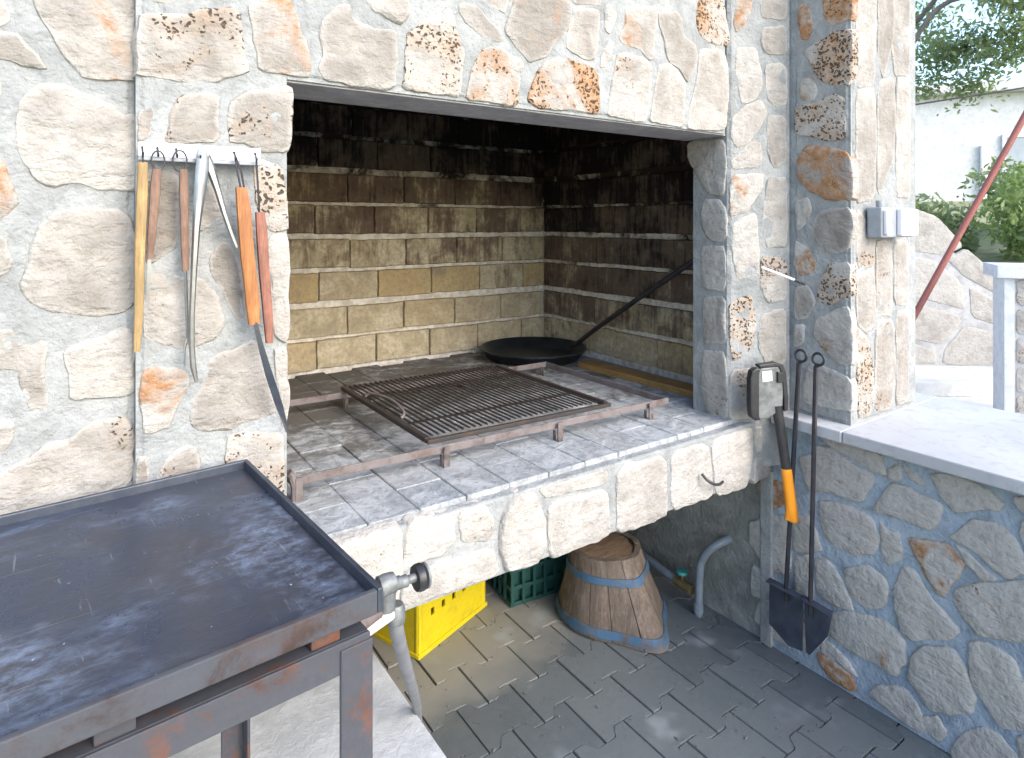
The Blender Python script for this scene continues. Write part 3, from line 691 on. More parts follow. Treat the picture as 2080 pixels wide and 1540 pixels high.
fb = MB()
fb.box(.12, 2.25, 2.690, 2.80, .60, 2.3)                                       # back
fb.box(2.07, 2.25, 1.47, 2.690, .62, 2.3)                                    # right cheek
fb.box(.10, .262, 1.47, 2.690, .60, 2.3)                                       # left cheek
firebox = fb.build('firebox', M['firejoint'], fp)
hood = MB().box(.12, 2.25, 1.4705, 2.69, 2.06, 2.2).build('smoke_hood', M['soot'], fp)
MB().box(.262, 2.07, 2.30, 2.69, 1.955, 2.06).build('smoke_shelf', M['soot'], fp, bevel=.006)
CH = .1435; Z0 = .8105
def soot_at(row, right, t):
    s_ = -.50 + row*.245
    if right: s_ += .80 - .28*t
    return max(-.35, min(1.3, s_ + random.uniform(-.12, .12)))
bl = .2665
def brick_piece(L, H, seed):              # worn hand-made brick: chipped, uneven edges and a rough face (local x = length, -y = face)
    nx, nz = max(3, int(L/.022)), 6; mb = MB(); vs = []
    for layer, yy in ((0, -.012), (1, -.003), (2, .02)):
        for j in range(nz+1):
            for i in range(nx+1):
                x, z = -L/2+L*i/nx, -H/2+H*j/nz; q = Vector((x*30+seed*7.3, z*30, seed*3.1))
                b_ = i in (0, nx) or j in (0, nz)
                dx = noise.noise(q)*.0035 - (math.copysign(.003, x) if i in (0, nx) and layer == 0 else 0)
                dz = noise.noise(q+Vector((9,4,2)))*.004 - (math.copysign(.003, z) if j in (0, nz) and layer == 0 else 0)
                y = yy + (noise.noise(q*.7+Vector((3,1,8)))*.003 if layer == 0 else 0)
                vs.append((x+(dx if b_ else 0), y, z+(dz if b_ else 0)))
    w_ = nx+1; per = [i for i in range(nx)] + [j*w_+nx for j in range(nz)] + [nz*w_+i for i in range(nx, 0, -1)] + [j*w_ for j in range(nz, 0, -1)]
    T = w_*(nz+1); fs = [(j*w_+i, j*w_+i+1, (j+1)*w_+i+1, (j+1)*w_+i) for j in range(nz) for i in range(nx)]
    for a_ in (0, 1): fs += [(per[k]+a_*T, per[(k+1)%len(per)]+a_*T, per[(k+1)%len(per)]+(a_+1)*T, per[k]+(a_+1)*T) for k in range(len(per))]
    me = bpy.data.meshes.new('brick'); bm = bmesh.new(); bv = [bm.verts.new(v_) for v_ in vs]
    for f_ in fs: bm.faces.new([bv[i] for i in f_])
    bmesh.ops.delete(bm, geom=[v_ for v_ in bm.verts if not v_.link_faces], context='VERTS')
    bmesh.ops.recalc_face_normals(bm, faces=bm.faces); bm.to_mesh(me); bm.free(); me.materials.append(M['brick'])
    for p_ in me.polygons: p_.use_smooth = True
    me.set_sharp_from_angle(angle=R(50)); return me
BH = CH-.021
bvar = [brick_piece(bl-.003, BH, k) for k in range(7)]
sd_ = 20
for row in range(9):
    z = Z0 + (row+.5)*CH + [.002,-.003,.003,-.001,.002,-.004,.001,.003,0][row]
    off = [.02, -.112, .03, -.10, .012, -.11, .026, -.09, 0][row]
    for i in range(-3, 6):
        x = 1.093 + off + i*bl + bl/2
        if x < .30 or x + bl/2 > 2.075: continue
        share(random.choice(bvar), 'brick', (x, 2.686+random.uniform(-.003,.003), z+random.uniform(-.003,.003)), firebox, {'soot': soot_at(row, False, 0)+max(0,(x-1.5))*.25}, rot=(0, random.uniform(-.012,.012), 0))
    xe = 1.093 + off; k = int((2.075-xe)/bl); x0 = xe + k*bl                 # closer next to the corner
    if 2.062-x0 > .03:
        sd_ += 1; share(brick_piece(2.060-x0, BH, sd_), 'brick', ((x0+2.06)/2, 2.686, z), firebox, {'soot': soot_at(row, False, 0)+.15})
    for i in range(6):                                                       # right cheek
        y = 2.672 - (i+.5)*bl + [.0,.13,.02,.12,.0,.13,.02,.12,.0][row]
        y1 = min(y+bl/2-.0016, 2.668); y0 = max(y-bl/2+.0016, 1.475)
        if y1-y0 < .03: continue
        sd_ += 1; full = (y1-y0) > bl-.006
        share(random.choice(bvar) if full else brick_piece(y1-y0, BH, sd_), 'brick', (2.066+random.uniform(-.003,.003), (y0+y1)/2, z+random.uniform(-.002,.002)), firebox, {'soot': soot_at(row, True, (2.67-y)/1.2)}, rot=(0, 0, R(-90)))
for row in range(9):                                                         # left cheek
    for i in range(5):
        y = 2.665 - (i+.5)*bl + (0 if row % 2 else .12)
        if y + bl/2 > 2.70 or y - bl/2 < 1.47: continue
        share(random.choice(bvar), 'brick', (.268, y, Z0+(row+.5)*CH), firebox, {'soot': soot_at(row, False, 0)+.2}, rot=(0, 0, R(90)))
sup = MB(); sup.box(.10, .60, 1.78, 2.6895, 0, .6145); sup.box(.12, 1.97, 2.58, 2.6892, 0, .6143); sup.box(1.965, 2.24, 1.31, 2.6895, 0, .6148)
sup.build('support_wall', M['plaster'], fp)
MB().box(1.945, 1.975, 1.265, 1.31, 0, .60).build('plaster_edge', M['mortar'], fp, bevel=.006, rough=.005)

# ================================================================== OTHER WALLS
lw = thing('stone_wall', 'pale rubble stone wall beside the hanging utensils, set slightly back', 'wall', (-.8, 1.4, 0))
lb = panel_grid(MB().box(-2.2, .0905, 1.332, 1.75, 0, TOP), (0,1.32), (1,0), (0,-1), -.75, .090, .7, 2.3).build('wall_body', M['mortar'], lw)
lay_stones('left', (0,1.32), (1,0), (0,-1), lb)
fill_stones((0,1.32), (1,0), (0,-1), lb, -1.5, -.135, .03, 2.6, seed=4)
fill_stones((0,1.32), (1,0), (0,-1), lb, -.12, .085, .05, .93, seed=5)

pl = thing('stone_pillar', 'tall pillar of orange and pitted stones standing on the white coping', 'pillar', (2.2, 1.15, .82))
pbm = MB().box(1.972, 2.405, 1.012, 1.30, .8195, TOP); panel_grid(pbm, (1.96,0), (0,1), (-1,0), 1.013, 1.20, .82, 2.35); panel_grid(pbm, (0,1.0), (1,0), (0,-1), 1.973, 2.404, .82, 2.4)
pb = pbm.build('pillar_body', M['mortar'], pl)
lay_stones('pside', (1.96,0), (0,1), (-1,0), pb, -.1, grow=1.05)
lay_stones('pfront', (0,1.0), (1,0), (0,-1), pb, .38, grow=1.04)

lo_ = thing('low_stone_wall', 'waist-high rubble wall, blue sky shade put into its mortar colour, under the white coping, right of the paving', 'wall', (2.2, .4, 0))
lbm = MB(); lbm.box(1.962, 2.46, -2.0, 1.31, 0, .784)
panel_grid(lbm, (1.95,0), (0,1), (-1,0), -1.3, 1.26, .0, .784, -.001)
lbo = lbm.build('wall_body', M['mortar2'], lo_)
lay_stones('low', (1.95,0), (0,1), (-1,0), lbo, -.72, grow=1.10, flat=.62)  # stone tone lightened to make up for this face getting only skylight
fill_stones((1.95,0), (0,1), (-1,0), lbo, -1.3, .52, .02, .77, seed=8, tone=-.3, flat=.62)
ys = [1.235, 1.0, .38, -.35, -1.1, -2.0]
for k in range(5):
    MB().box(1.893+(.003 if k % 2 else 0), 2.56, ys[k+1]+.0012, ys[k]-.0012, .7845, .8195).build('coping_slab', M['coping'], lo_, bevel=.004)

pli = MB().box(-2.0, .69, -.6, 1.775, -.02, .25).build('concrete_plinth', M['concrete'], bevel=.006, rough=.003)
tag(pli, 'low pale concrete plinth under the griddle table', 'plinth')

# ================================================================== GRIDDLE TABLE (all four pieces stand a little askew)
GR = R(4.5); GO = (.304, .741)
gt = thing('griddle_table', 'rusty angle iron table frame carrying the black griddle', 'table frame', (*GO, .25), GR)
GW, GD = .86, .525
zt = .943-.25
def rail(a, b, drop, y_in):               # angle iron: upright leaf and flat leaf
    mb = MB(); (x0,y0),(x1,y1) = a, b
    return mb
MB().box(-GW, -.001, .004, .009, zt-.038, zt).box(-GW, -.001, .0095, .048, zt-.006, zt-.0005).build('rail', M['frame'], gt, bevel=.0012, seg=1, local=True)
MB().box(-GW, -.001, GD-.012, GD-.007, zt-.038, zt).box(-GW, -.001, GD-.05, GD-.0125, zt-.006, zt-.0005).build('rail', M['frame'], gt, bevel=.0012, seg=1, local=True)
MB().box(-.006, -.001, .0495, GD-.0505, zt-.038, zt-.001).build('rail', M['frame'], gt, bevel=.0012, seg=1, local=True)
MB().box(-GW, -GW+.005, .0495, GD-.0505, zt-.038, zt-.001).build('rail', M['frame'], gt, bevel=.0012, seg=1, local=True)
for lx, ly in ((-.041, 0), (-.041, GD-.045), (-GW+.001, 0), (-GW+.001, GD-.045)):
    fy = .001 if ly == 0 else ly+.037
    MB().box(lx, lx+.042, fy, fy+.0055, 0, zt-.008).box(lx+.0365 if lx > -.1 else lx, lx+.042 if lx > -.1 else lx+.0055, ly+.007, ly+.036, 0, zt-.008).build('leg', M['frame'], gt, bevel=.0012, seg=1, local=True)

gp = thing('griddle_plate', 'large black steel griddle plate with a low raised rim', 'griddle', (*GO, .966), GR)
MB().box(-GW-.01, .001, -.003, GD+.002, .004, .019).build('plate', M['griddle'], gp, local=True)
MB().box(-GW-.018, .009, GD+.0025, GD+.0105, .004, .034).build('rim', M['rim'], gp, bevel=.002, local=True)
MB().box(.0015, .009, -.0105, GD+.002, .004, .0345).build('rim', M['rim'], gp, bevel=.002, local=True)
MB().box(-GW-.018, -GW-.0105, -.0105, GD+.002, .004, .0345).build('rim', M['rim'], gp, bevel=.002, local=True)
fl = MB().box(-GW-.0098, .0008, -.0115, -.0035, .0045, .0338).build('front_rim', M['side'], gp, bevel=.0018, local=True)
for k, fx in enumerate((-.055, -.27, -.47, -.68)):
    MB().box(fx-.018, fx+.018, .012, .04, -.0228, .0038).build('foot', M['frame'], gp, bevel=.002, local=True)

gb = thing('gas_burner', 'gas burner pipe with valve knob and grey hose at the griddle corner', 'gas burner', (.33, .80, .90))
MB().tube([(-.45,.70,.925),(-.1,.75,.925),(.30,.79,.925),(.335,.80,.930)], .011, 12).build('burner_pipe', M['rust'], gb, smooth=True)
MB().lathe([(.009,-.013),(.0135,-.011),(.0145,0),(.0135,.011),(.009,.013)], (.350,.806,.956), 20, 'x').build('pipe_elbow', M['galv'], gb, smooth=True)
MB().tube([(.338,.80,.955),(.372,.812,.950)], .0085, 12).tube([(.352,.806,.952),(.350,.806,.922)], .012, 12).build('valve_body', M['galv'], gb, smooth=True)
MB().lathe([(.008,.0),(.0085,.018),(.006,.02),(.006,.032)], (.366,.814,.947), 14, 'x').build('valve_stem', M['galv'], gb, smooth=True)
kn = MB().lathe([(.006,0),(.017,.001),(.0185,.005),(.0185,.011),(.016,.0135),(.006,.014)], (.397,.816,.944), 28, 'x').build('knob', M['blackp'], gb, smooth=True)
MB().lathe([(.0155,0),(.0175,.001),(.0175,.004),(.0155,.0045)], (.4115,.816,.944), 28, 'x').build('knob_cap', M['galv'], kn, smooth=True)
MB().tube([(.300,.80,.905),(.362,.822,.906)], .0105, 14).build('white_nipple', M['whitep'], gb, smooth=True)
MB().lathe([(.0125,0),(.0135,.004),(.0125,.022),(.010,.026)], (.374,.828,.885), 16).build('hose_clamp', M['galv'], gb, smooth=True)
pts = [(.372,.826,.905),(.376,.832,.875),(.405,.885,.815),(.50,1.055,.63),(.60,1.235,.44),(.668,1.36,.31),(.700,1.42,.24),(.706,1.43,.17),(.706,1.44,.03)]
def smooth_path(p, it=2):
    p = [Vector(q) for q in p]
    for _ in range(it):
        q = [p[0]]
        for i in range(len(p)-1): q += [p[i].lerp(p[i+1], .25), p[i].lerp(p[i+1], .75)]
        q.append(p[-1]); p = q
    return p
MB().tube(smooth_path(pts), .0105, 12).build('hose', M['hose'], gb, smooth=True)

# ================================================================== UTENSILS ON THE WALL
rk = thing('utensil_rail', 'white plastic hook rail screwed to the stone wall above the utensils', 'rail', (.19, 1.28, 1.56))
MB().box(.0925, .295, 1.268, 1.2785, 1.563, 1.589).build('rail_strip', M['whitep'], rk, bevel=.002)
MB().box(.0925, .295, 1.2665, 1.2755, 1.5565, 1.5625).build('rail_lip', M['greyp'], rk, bevel=.001)
for hx in (.098, .121, .150, .187, .246, .283):
    MB().tube(smooth_path([(hx,1.27,1.578),(hx,1.262,1.580),(hx,1.256,1.574),(hx,1.255,1.566),(hx,1.250,1.562),(hx,1.246,1.568)]), .0017, 6).build('hook', M['iron'], rk, smooth=True)

def handle(path, w0, w1, d, mat, parent, name='handle'):
    p = [Vector(q) for q in path]; n = len(p); mb = MB(); vs = []; K = 10
    for i, q in enumerate(p):
        t = i/(n-1); ww = w0+(w1-w0)*t
        e = 1.0 if 0 < i < n-1 else .8
        for k in range(K):
            a = 2*math.pi*k/K; ca, sa = math.cos(a), math.sin(a)
            vs.append(q + Vector((math.copysign(abs(ca)**.6, ca)*ww/2*e, math.copysign(abs(sa)**.6, sa)*d/2*e, 0)))
    fs = [(i*K+k, i*K+(k+1)%K, (i+1)*K+(k+1)%K, (i+1)*K+k) for i in range(n-1) for k in range(K)]
    fs += [tuple(range(K-1,-1,-1)), tuple(range((n-1)*K, n*K))]
    return mb.add(vs, fs).build(name, mat, parent, smooth=True)
def lerp_path(a, b, n=6, wob=.0):
    a, b = Vector(a), Vector(b)
    return [a.lerp(b, i/(n-1)) + Vector((math.sin(i*1.7)*wob, 0, 0)) for i in range(n)]
def loop(x, z, r, y=1.256):
    return [(x+math.sin(a)*r*.6, y, z+math.cos(a)*r) for a in [2*math.pi*k/14 for k in range(15)]]

u1 = thing('kitchen_tool', 'long pale yellow wooden spoon handle, leftmost on the rail', 'utensil', (.095, 1.262, 1.2), group='utensils hanging from the white rail')
handle(lerp_path((.0985,1.258,1.552),(.0905,1.266,1.226), 7, .0006), .019, .013, .012, M['yellowwood'], u1)
MB().tube([(.098,1.2545,1.551),(.098,1.2545,1.568)], .0016, 6).build('hanging_wire', M['iron'], u1)
u2 = thing('kitchen_tool', 'short brown wooden handled tool next to the yellow handle', 'utensil', (.115, 1.262, 1.33), group='utensils hanging from the white rail')
handle(lerp_path((.1195,1.258,1.541),(.1095,1.264,1.385)), .018, .012, .013, M['brownwood'], u2)
MB().tube(loop(.121,1.556,.017), .0014, 6).build('hanging_wire', M['iron'], u2, smooth=True)
MB().bar((.109,1.265,1.386),(.107,1.266,1.325), .006, .003).build('blade', M['steel'], u2)
u3 = thing('barbecue_fork', 'barbecue fork with brown wooden handle and thin bright steel shaft', 'fork', (.165, 1.262, 1.2), group='utensils hanging from the white rail')
handle(lerp_path((.161,1.258,1.543),(.165,1.263,1.362)), .016, .013, .013, M['brownwood'], u3)
MB().tube(loop(.155,1.557,.019), .0014, 6).build('hanging_wire', M['iron'], u3, smooth=True)
MB().tube([(.165,1.264,1.364),(.1675,1.265,1.28),(.1685,1.265,1.238)], [.003,.003,.002], 8).build('shaft', M['steel'], u3, smooth=True)
for s_ in (-1, 1):
    MB().tube([(.1685,1.265,1.242),(.1685+s_*.005,1.264,1.225),(.1685+s_*.005,1.263,1.19)], [.0018,.0018,.0008], 6).build('prong', M['steel'], u3, smooth=True)
u4 = thing('tongs', 'open stainless steel grill tongs hanging in the middle of the rail', 'tongs', (.19, 1.255, 1.16), group='utensils hanging from the white rail')
def strap(path, ws, mat, name, par, th=.0022, y=1.252):
    mb = MB(); vs = []
    for (x,z), w_ in zip(path, ws):
        vs += [(x-w_/2,y,z),(x-w_*.25,y-.004,z),(x+w_*.25,y-.004,z),(x+w_/2,y,z),(x+w_/2,y+th,z),(x+w_*.25,y-.004+th,z),(x-w_*.25,y-.004+th,z),(x-w_/2,y+th,z)]
    n = len(path); fs = [(i*8+k, i*8+(k+1)%8, (i+1)*8+(k+1)%8, (i+1)*8+k) for i in range(n-1) for k in range(8)]
    fs += [tuple(range(7,-1,-1)), tuple(range((n-1)*8, n*8))]
    return mb.add(vs, fs).build(name, mat, par, smooth=True)
strap([(.192,1.575),(.191,1.55),(.186,1.50),(.181,1.44),(.1765,1.353),(.1735,1.28),(.1735,1.23),(.176,1.19),(.181,1.163)], [.018,.022,.019,.013,.010,.0095,.0095,.010,.006], M['steel'], 'arm', u4)
strap([(.196,1.572),(.204,1.548),(.217,1.506),(.228,1.465),(.239,1.43),(.249,1.402)], [.016,.018,.012,.010,.009,.008], M['steel'], 'arm', u4, y=1.2565)
MB().lathe([(.0095,-.004),(.011,-.003),(.011,.003),(.0095,.004)], (.192,1.2535,1.570), 16, 'y').build('pivot', M['steel'], u4, smooth=True)
u5 = thing('spatula', 'orange wooden handled spatula with long thin steel blade', 'spatula', (.27, 1.255, 1.05), group='utensils hanging from the white rail')
handle(lerp_path((.256,1.252,1.513),(.2785,1.250,1.258), 7, .0008), .026, .026, .017, M['orangewood'], u5)
MB().tube([(.246,1.2545,1.572),(.249,1.253,1.545),(.256,1.252,1.508)], .0018, 6).tube([(.246,1.2545,1.572),(.256,1.253,1.545),(.262,1.252,1.508)], .0018, 6).build('hanging_wire', M['iron'], u5, smooth=True)
mb = MB(); bp = [(.279,1.262),(.288,1.22),(.304,1.16),(.322,1.10),(.338,1.045)]; bw = [.006,.008,.012,.012,.004]
vs = []
for (x,z), w_ in zip(bp, bw): vs += [(x-w_/2,1.248,z),(x+w_/2,1.238,z),(x+w_/2,1.2395,z),(x-w_/2,1.2495,z)]
mb.add(vs, [(i*4+k,i*4+(k+1)%4,(i+1)*4+(k+1)%4,(i+1)*4+k) for i in range(4) for k in range(4)]+[(3,2,1,0),(16,17,18,19)]).build('blade', M['steel'], u5)
u6 = thing('kitchen_tool', 'red brown wooden handle hanging rightmost, next to the firebox edge', 'utensil', (.30, 1.255, 1.2), group='utensils hanging from the white rail')
handle(lerp_path((.290,1.256,1.468),(.306,1.250,1.220), 7, .0005), .022, .017, .016, M['redwood'], u6)
MB().tube([(.283,1.2545,1.570),(.286,1.255,1.52),(.289,1.255,1.462)], .0018, 6).build('hanging_wire', M['iron'], u6, smooth=True)

# ================================================================== ON THE HEARTH
gs = thing('grill_stand', 'low rusty flat iron stand on short legs on the hearth', 'grill stand', (1.03, 1.8, .796))
zb = .861
MB().bar((.425,1.492,zb-.012),(1.635,1.445,zb-.010), .005, .021).build('front_bar', M['rust'], gs, bevel=.0012, seg=1)
MB().bar((.40,2.145,zb-.012),(1.635,2.105,zb-.010), .005, .021).build('back_bar', M['rust'], gs, bevel=.0012, seg=1)
MB().bar((1.632,1.449,zb-.011),(1.632,2.101,zb-.011), .005, .022).build('side_bar', M['rust'], gs, bevel=.0012, seg=1)
MB().bar((.415,1.496,zb-.011),(.402,2.141,zb-.011), .005, .022).build('side_bar', M['rust'], gs, bevel=.0012, seg=1)
for lx, ly in ((.428,1.489),(.806,1.474),(1.176,1.459),(1.545,1.446),(.78,2.136),(1.25,2.122),(1.62,2.11)):
    f_ = -.009 if ly < 1.8 else .009
    MB().box(lx-.009, lx+.009, min(ly+f_-.003, ly+f_+.003), max(ly+f_-.003, ly+f_+.003), .7955, zb-.002).box(lx-.009, lx-.0045, ly+(.0 if f_ < 0 else -.016)+.004, ly+(.0 if f_ < 0 else -.016)+.014, .7955, zb-.028).build('leg', M['rust'], gs, bevel=.001, seg=1)
MB().tube([(.405,1.485,.875),(.412,1.486,.868),(.420,1.487,.84),(.421,1.487,.80)], .009, 8).build('bracket', M['rust'], gs, smooth=True)

gg = thing('grill_grate', 'dark wire cooking grate lying on the rusty stand', 'grate', (1.08, 1.82, .866))
MB().bar((.772,1.505,.871),(.772,2.135,.871), .018, .014).build('frame_bar', M['grate'], gg, bevel=.002, seg=1)
MB().bar((1.392,1.485,.871),(1.392,2.115,.871), .016, .014).build('frame_bar', M['grate'], gg, bevel=.002, seg=1)
MB().bar((.764,1.497,.870),(1.40,1.475,.870), .014, .012).build('frame_bar', M['grate'], gg, bevel=.002, seg=1)
MB().bar((.764,2.143,.870),(1.40,2.123,.870), .014, .012).build('frame_bar', M['grate'], gg, bevel=.002, seg=1)
wm = MB().tube([(0,-.312,0),(0,.312,0)], .0029, 6).build('wire', M['grate'], gg, smooth=True); wme = wm.data; bpy.data.objects.remove(wm)
for i in range(31):
    x = .792 + i*.0191
    share(wme, 'wire', (x, 1.822-(x-1.08)*.033, .8765), gg)
for yy in (1.66, 1.98): MB().bar((.78,yy+.01,.8685),(1.385,yy-.01,.8685), .008, .005).build('cross_bar', M['grate'], gg)
MB().tube(smooth_path([(.783,1.97,.880),(.795,1.96,.893),(.815,1.86,.896),(.812,1.78,.893),(.798,1.70,.890),(.783,1.695,.879)]), .0045, 8).build('grip', M['rust'], gg, smooth=True)

pn = thing('frying_pan', 'round black iron pan with a long straight handle in the firebox corner', 'pan', (1.80, 2.42, .797))
MB().lathe([(.195,0),(.215,.008),(.247,.052),(.251,.053),(.251,.060),(.245,.060),(.210,.016),(.19,.011),(.004,.011)], (1.80,2.42,.797), 56).build('dish', M['castiron'], pn, smooth=True)
MB().tube([(1.985,2.365,.848),(1.992,2.33,.862),(1.985,2.2,.945),(1.968,1.9,1.125),(1.950,1.56,1.322)], [.009,.011,.011,.011,.012], 10).build('handle', M['iron'], pn, smooth=True)

pk = MB(); pk.bar((1.878,2.14,.8135),(1.905,1.50,.8135), .085, .030)
pko = pk.build('wooden_plank', M['plank'], bevel=.003, rough=.002)
tag(pko, 'ochre wooden plank lying along the right side of the hearth', 'plank')

# ================================================================== RIGHT CORNER: AXE, SHOVELS, PEG
ax = thing('axe', 'splitting axe hung head up, black blade cover and orange handle end', 'axe', (1.83, 1.17, .5))
ex, ez = Vector((-.92,.39,0)), Vector((0,0,1)); en = Vector((-.39,-.92,0)); ac = Vector((1.815,1.172,.915))
def plate(poly, c, e1, e2, nrm, th, mat, name, par, bevel=.003):
    mb = MB(); n = len(poly)
    fr = [c + e1*x + e2*z + nrm*th/2 for x,z in poly]; bk = [c + e1*x + e2*z - nrm*th/2 for x,z in poly]
    mb.add(fr+bk, [tuple(range(n)), tuple(range(2*n-1,n-1,-1))] + [(i,(i+1)%n,(i+1)%n+n,i+n) for i in range(n)])
    return mb.build(name, mat, par, bevel=bevel)
plate([(.062,-.080),(.028,-.083),(-.012,-.062),(-.026,-.045),(-.030,.02),(-.024,.066),(-.01,.080),(.05,.077),(.064,.06)], ac, ex, ez, en, .018, M['galv'], 'head', ax, .004)
plate([(.058,-.072),(.052,-.083),(.070,-.086),(.085,-.074),(.089,-.04),(.089,.045),(.083,.070),(.068,.079),(.052,.077),(.058,.06)], ac, ex, ez, en, .026, M['blackp'], 'blade_cover', ax, .005)
plate([(.056,.0785),(.06,.088),(.0,.093),(-.026,.086),(-.036,.06),(-.044,-.02),(-.043,-.06),(-.030,-.062),(-.0285,-.02),(-.022,.055),(-.010,.0785)], ac, ex, ez, en, .024, M['blackp'], 'cover_strap', ax, .003)
plate([(-.004,.03),(-.004,.064),(-.022,.06),(-.026,.03)], ac+en*.010, ex, ez, en, .012, M['blackp'], 'handle_tip', ax, .002)
plate([(.012,.036),(.046,.034),(.048,.066),(.014,.068)], ac+en*.0092, ex, ez, en, .004, M['whitep'], 'sticker', ax, .001)
s0 = ac + ex*(-.010) + ez*(-.045)
def oval(path, ws, ds, mat, name, par):
    mb = MB(); vs = []; K = 12
    for q, w_, d_ in zip(path, ws, ds):
        for k in range(K):
            a = 2*math.pi*k/K; vs.append(Vector(q) + ex*math.cos(a)*w_/2 + en*math.sin(a)*d_/2)
    n = len(path); fs = [(i*K+k,i*K+(k+1)%K,(i+1)*K+(k+1)%K,(i+1)*K+k) for i in range(n-1) for k in range(K)]+[tuple(range(K-1,-1,-1)),tuple(range((n-1)*K,n*K))]
    return mb.add(vs, fs).build(name, mat, par, smooth=True)
s1, s2 = Vector((1.848,1.150,.672)), Vector((1.868,1.140,.512))
oval([s0, s0.lerp(s1,.3), s0.lerp(s1,.7), s1], [.038,.034,.032,.033], [.026,.024,.024,.025], M['blackp'], 'shaft', ax)
oval([s1+Vector((0,0,.003)), s1.lerp(s2,.05), s1.lerp(s2,.5), s1.lerp(s2,.8), s2+ex*.004, s2+ex*(-.004)+Vector((0,0,-.012))], [.030,.0345,.036,.038,.046,.024], [.024,.0255,.026,.027,.030,.016], M['orangep'], 'grip', ax)

def shovel(ring, top, bot, blade, label, x):
    t = thing('ash_shovel', label, 'shovel', (x, bot[0], .1), group='ash shovels with ring handles by the low wall')
    MB().tube([(x,ring[0]+math.cos(a)*.018,ring[1]+math.sin(a)*.018) for a in [2*math.pi*k/24 for k in range(25)]], .0042, 8, False).build('ring', M['iron'], t, smooth=True)
    MB().tube([(x,ring[0],ring[1]-.017),(x,*top),(x,(top[0]+bot[0])/2,(top[1]+bot[1])/2),(x,*bot),(x+.001,bot[0],bot[1]-.05)], .0072, 8).build('rod', M['iron'], t, smooth=True)
    mb = MB(); n = len(blade)
    vs = [(x+.006+(0 if i < 2 else .012), y, z) for i,(y,z) in enumerate(blade)]; vb = [(a+.003,b,c) for a,b,c in vs]
    mb.add(vs+vb, [tuple(range(n)), tuple(range(2*n-1,n-1,-1))]+[(i,(i+1)%n,(i+1)%n+n,i+n) for i in range(n)])
    mb.add([(x-.014,blade[0][0],blade[0][1]-.004),(x-.014,blade[1][0],blade[1][1]-.004),(x+.008,blade[1][0],blade[1][1]+.001),(x+.008,blade[0][0],blade[0][1]+.001),
            (x-.014,blade[0][0],blade[0][1]-.007),(x-.014,blade[1][0],blade[1][1]-.007),(x+.008,blade[1][0],blade[1][1]-.003),(x+.008,blade[0][0],blade[0][1]-.003)],
           [(0,1,2,3),(7,6,5,4),(0,4,5,1),(1,5,6,2),(2,6,7,3),(3,7,4,0)])
    mb.build('blade', M['blade'], t)
shovel((1.115,1.030),(1.122,1.004),(1.165,.287),[(1.228,.281),(1.112,.279),(1.122,.095),(1.168,.085),(1.238,.122)], 'long iron ash shovel with ring handle, the one nearer the axe', 1.872)
shovel((1.059,1.029),(1.067,1.004),(1.084,.284),[(1.108,.281),(1.018,.276),(1.040,.185),(1.098,.095),(1.110,.10)], 'long iron ash shovel with ring handle, the one farther from the axe', 1.872)

pg = MB().tube([(1.80,1.206,1.305),(1.895,1.150,1.263)], .0042, 8).build('wall_peg', M['whitep'], smooth=True)
tag(pg, 'thin white peg with black tip sticking out of the wall above the axe', 'peg')
MB().tube([(1.893,1.151,1.264),(1.925,1.134,1.250)], .0046, 8).build('peg_tip', M['blackp'], pg, smooth=True)
hk = MB().tube(smooth_path([(1.556,1.243,.690),(1.558,1.226,.676),(1.578,1.216,.662),(1.605,1.216,.655),(1.628,1.222,.657)]), .0042, 8).build('iron_hook', M['iron'], smooth=True)
tag(hk, 'small bent iron hook on the hearth front', 'hook')

sk = thing('socket_box', 'grey electrical socket box on the pillar front', 'socket', (2.13, .985, 1.4))
MB().box(2.045, 2.262, .955, 1.0, 1.400, 1.495).build('back_box', M['greyp'], sk, bevel=.006)
MB().box(2.14, 2.252, .938, .9545, 1.405, 1.490).build('cover', M['whitep'], sk, bevel=.004)
MB().box(2.052, 2.082, .942, .9545, 1.41, 1.485).build('cover', M['whitep'], sk, bevel=.004)
MB().tube([(2.07,.972,1.488),(2.07,.972,1.515)], .012, 12).build('cable_gland', M['greyp'], sk, smooth=True)

# ================================================================== UNDER THE HEARTH
yc = thing('plastic_crate', 'bright yellow plastic crate with small holes under the hearth', 'crate', (.94, 1.90, 0), R(20))
def panel(w_, h_, holes, th=.006):        # a flat wall with real openings, built from cells around them
    xs = sorted({0, w_} | {c for x0,x1,_,_ in holes for c in (x0,x1)}); zs = sorted({0, h_} | {c for _,_,z0,z1 in holes for c in (z0,z1)})
    return [(xs[i],xs[i+1],zs[j],zs[j+1]) for i in range(len(xs)-1) for j in range(len(zs)-1)
            if not any(x0 <= xs[i] and xs[i+1] <= x1 and z0 <= zs[j] and zs[j+1] <= z1 for x0,x1,z0,z1 in holes)]
CW, CD, CHh = .36, .27, .29
hol = [(x, x+.017, z, z+.024) for x in (.06,.115,.17,.225,.28) for z in (.115,.165)] + [(x, x+.017, z, z+.024) for x in (.085,.2) for z in (.215,)]
hol2 = [(x, x+.013, z, z+.022) for x in (.06,.13,.20) for z in (.13,.19)]
for nm, yy in (('front_panel', 0), ('back_panel', CD-.006)):
    mb = MB()
    for a,b,c,d in panel(CW, CHh, hol): mb.box(a,b,yy,yy+.006,c,d)
    mb.build(nm, M['yellow'], yc, local=True)
for nm, xx in (('side_panel', 0), ('side_panel', CW-.006)):
    mb = MB()
    for a,b,c,d in panel(CD-.013, CHh, hol2): mb.box(xx,xx+.006,a+.0065,b+.0065,c,d)
    mb.build(nm, M['yellow'], yc, local=True)
MB().box(.007,CW-.007,.007,CD-.007,.004,.010).build('base', M['yellow'], yc, local=True)
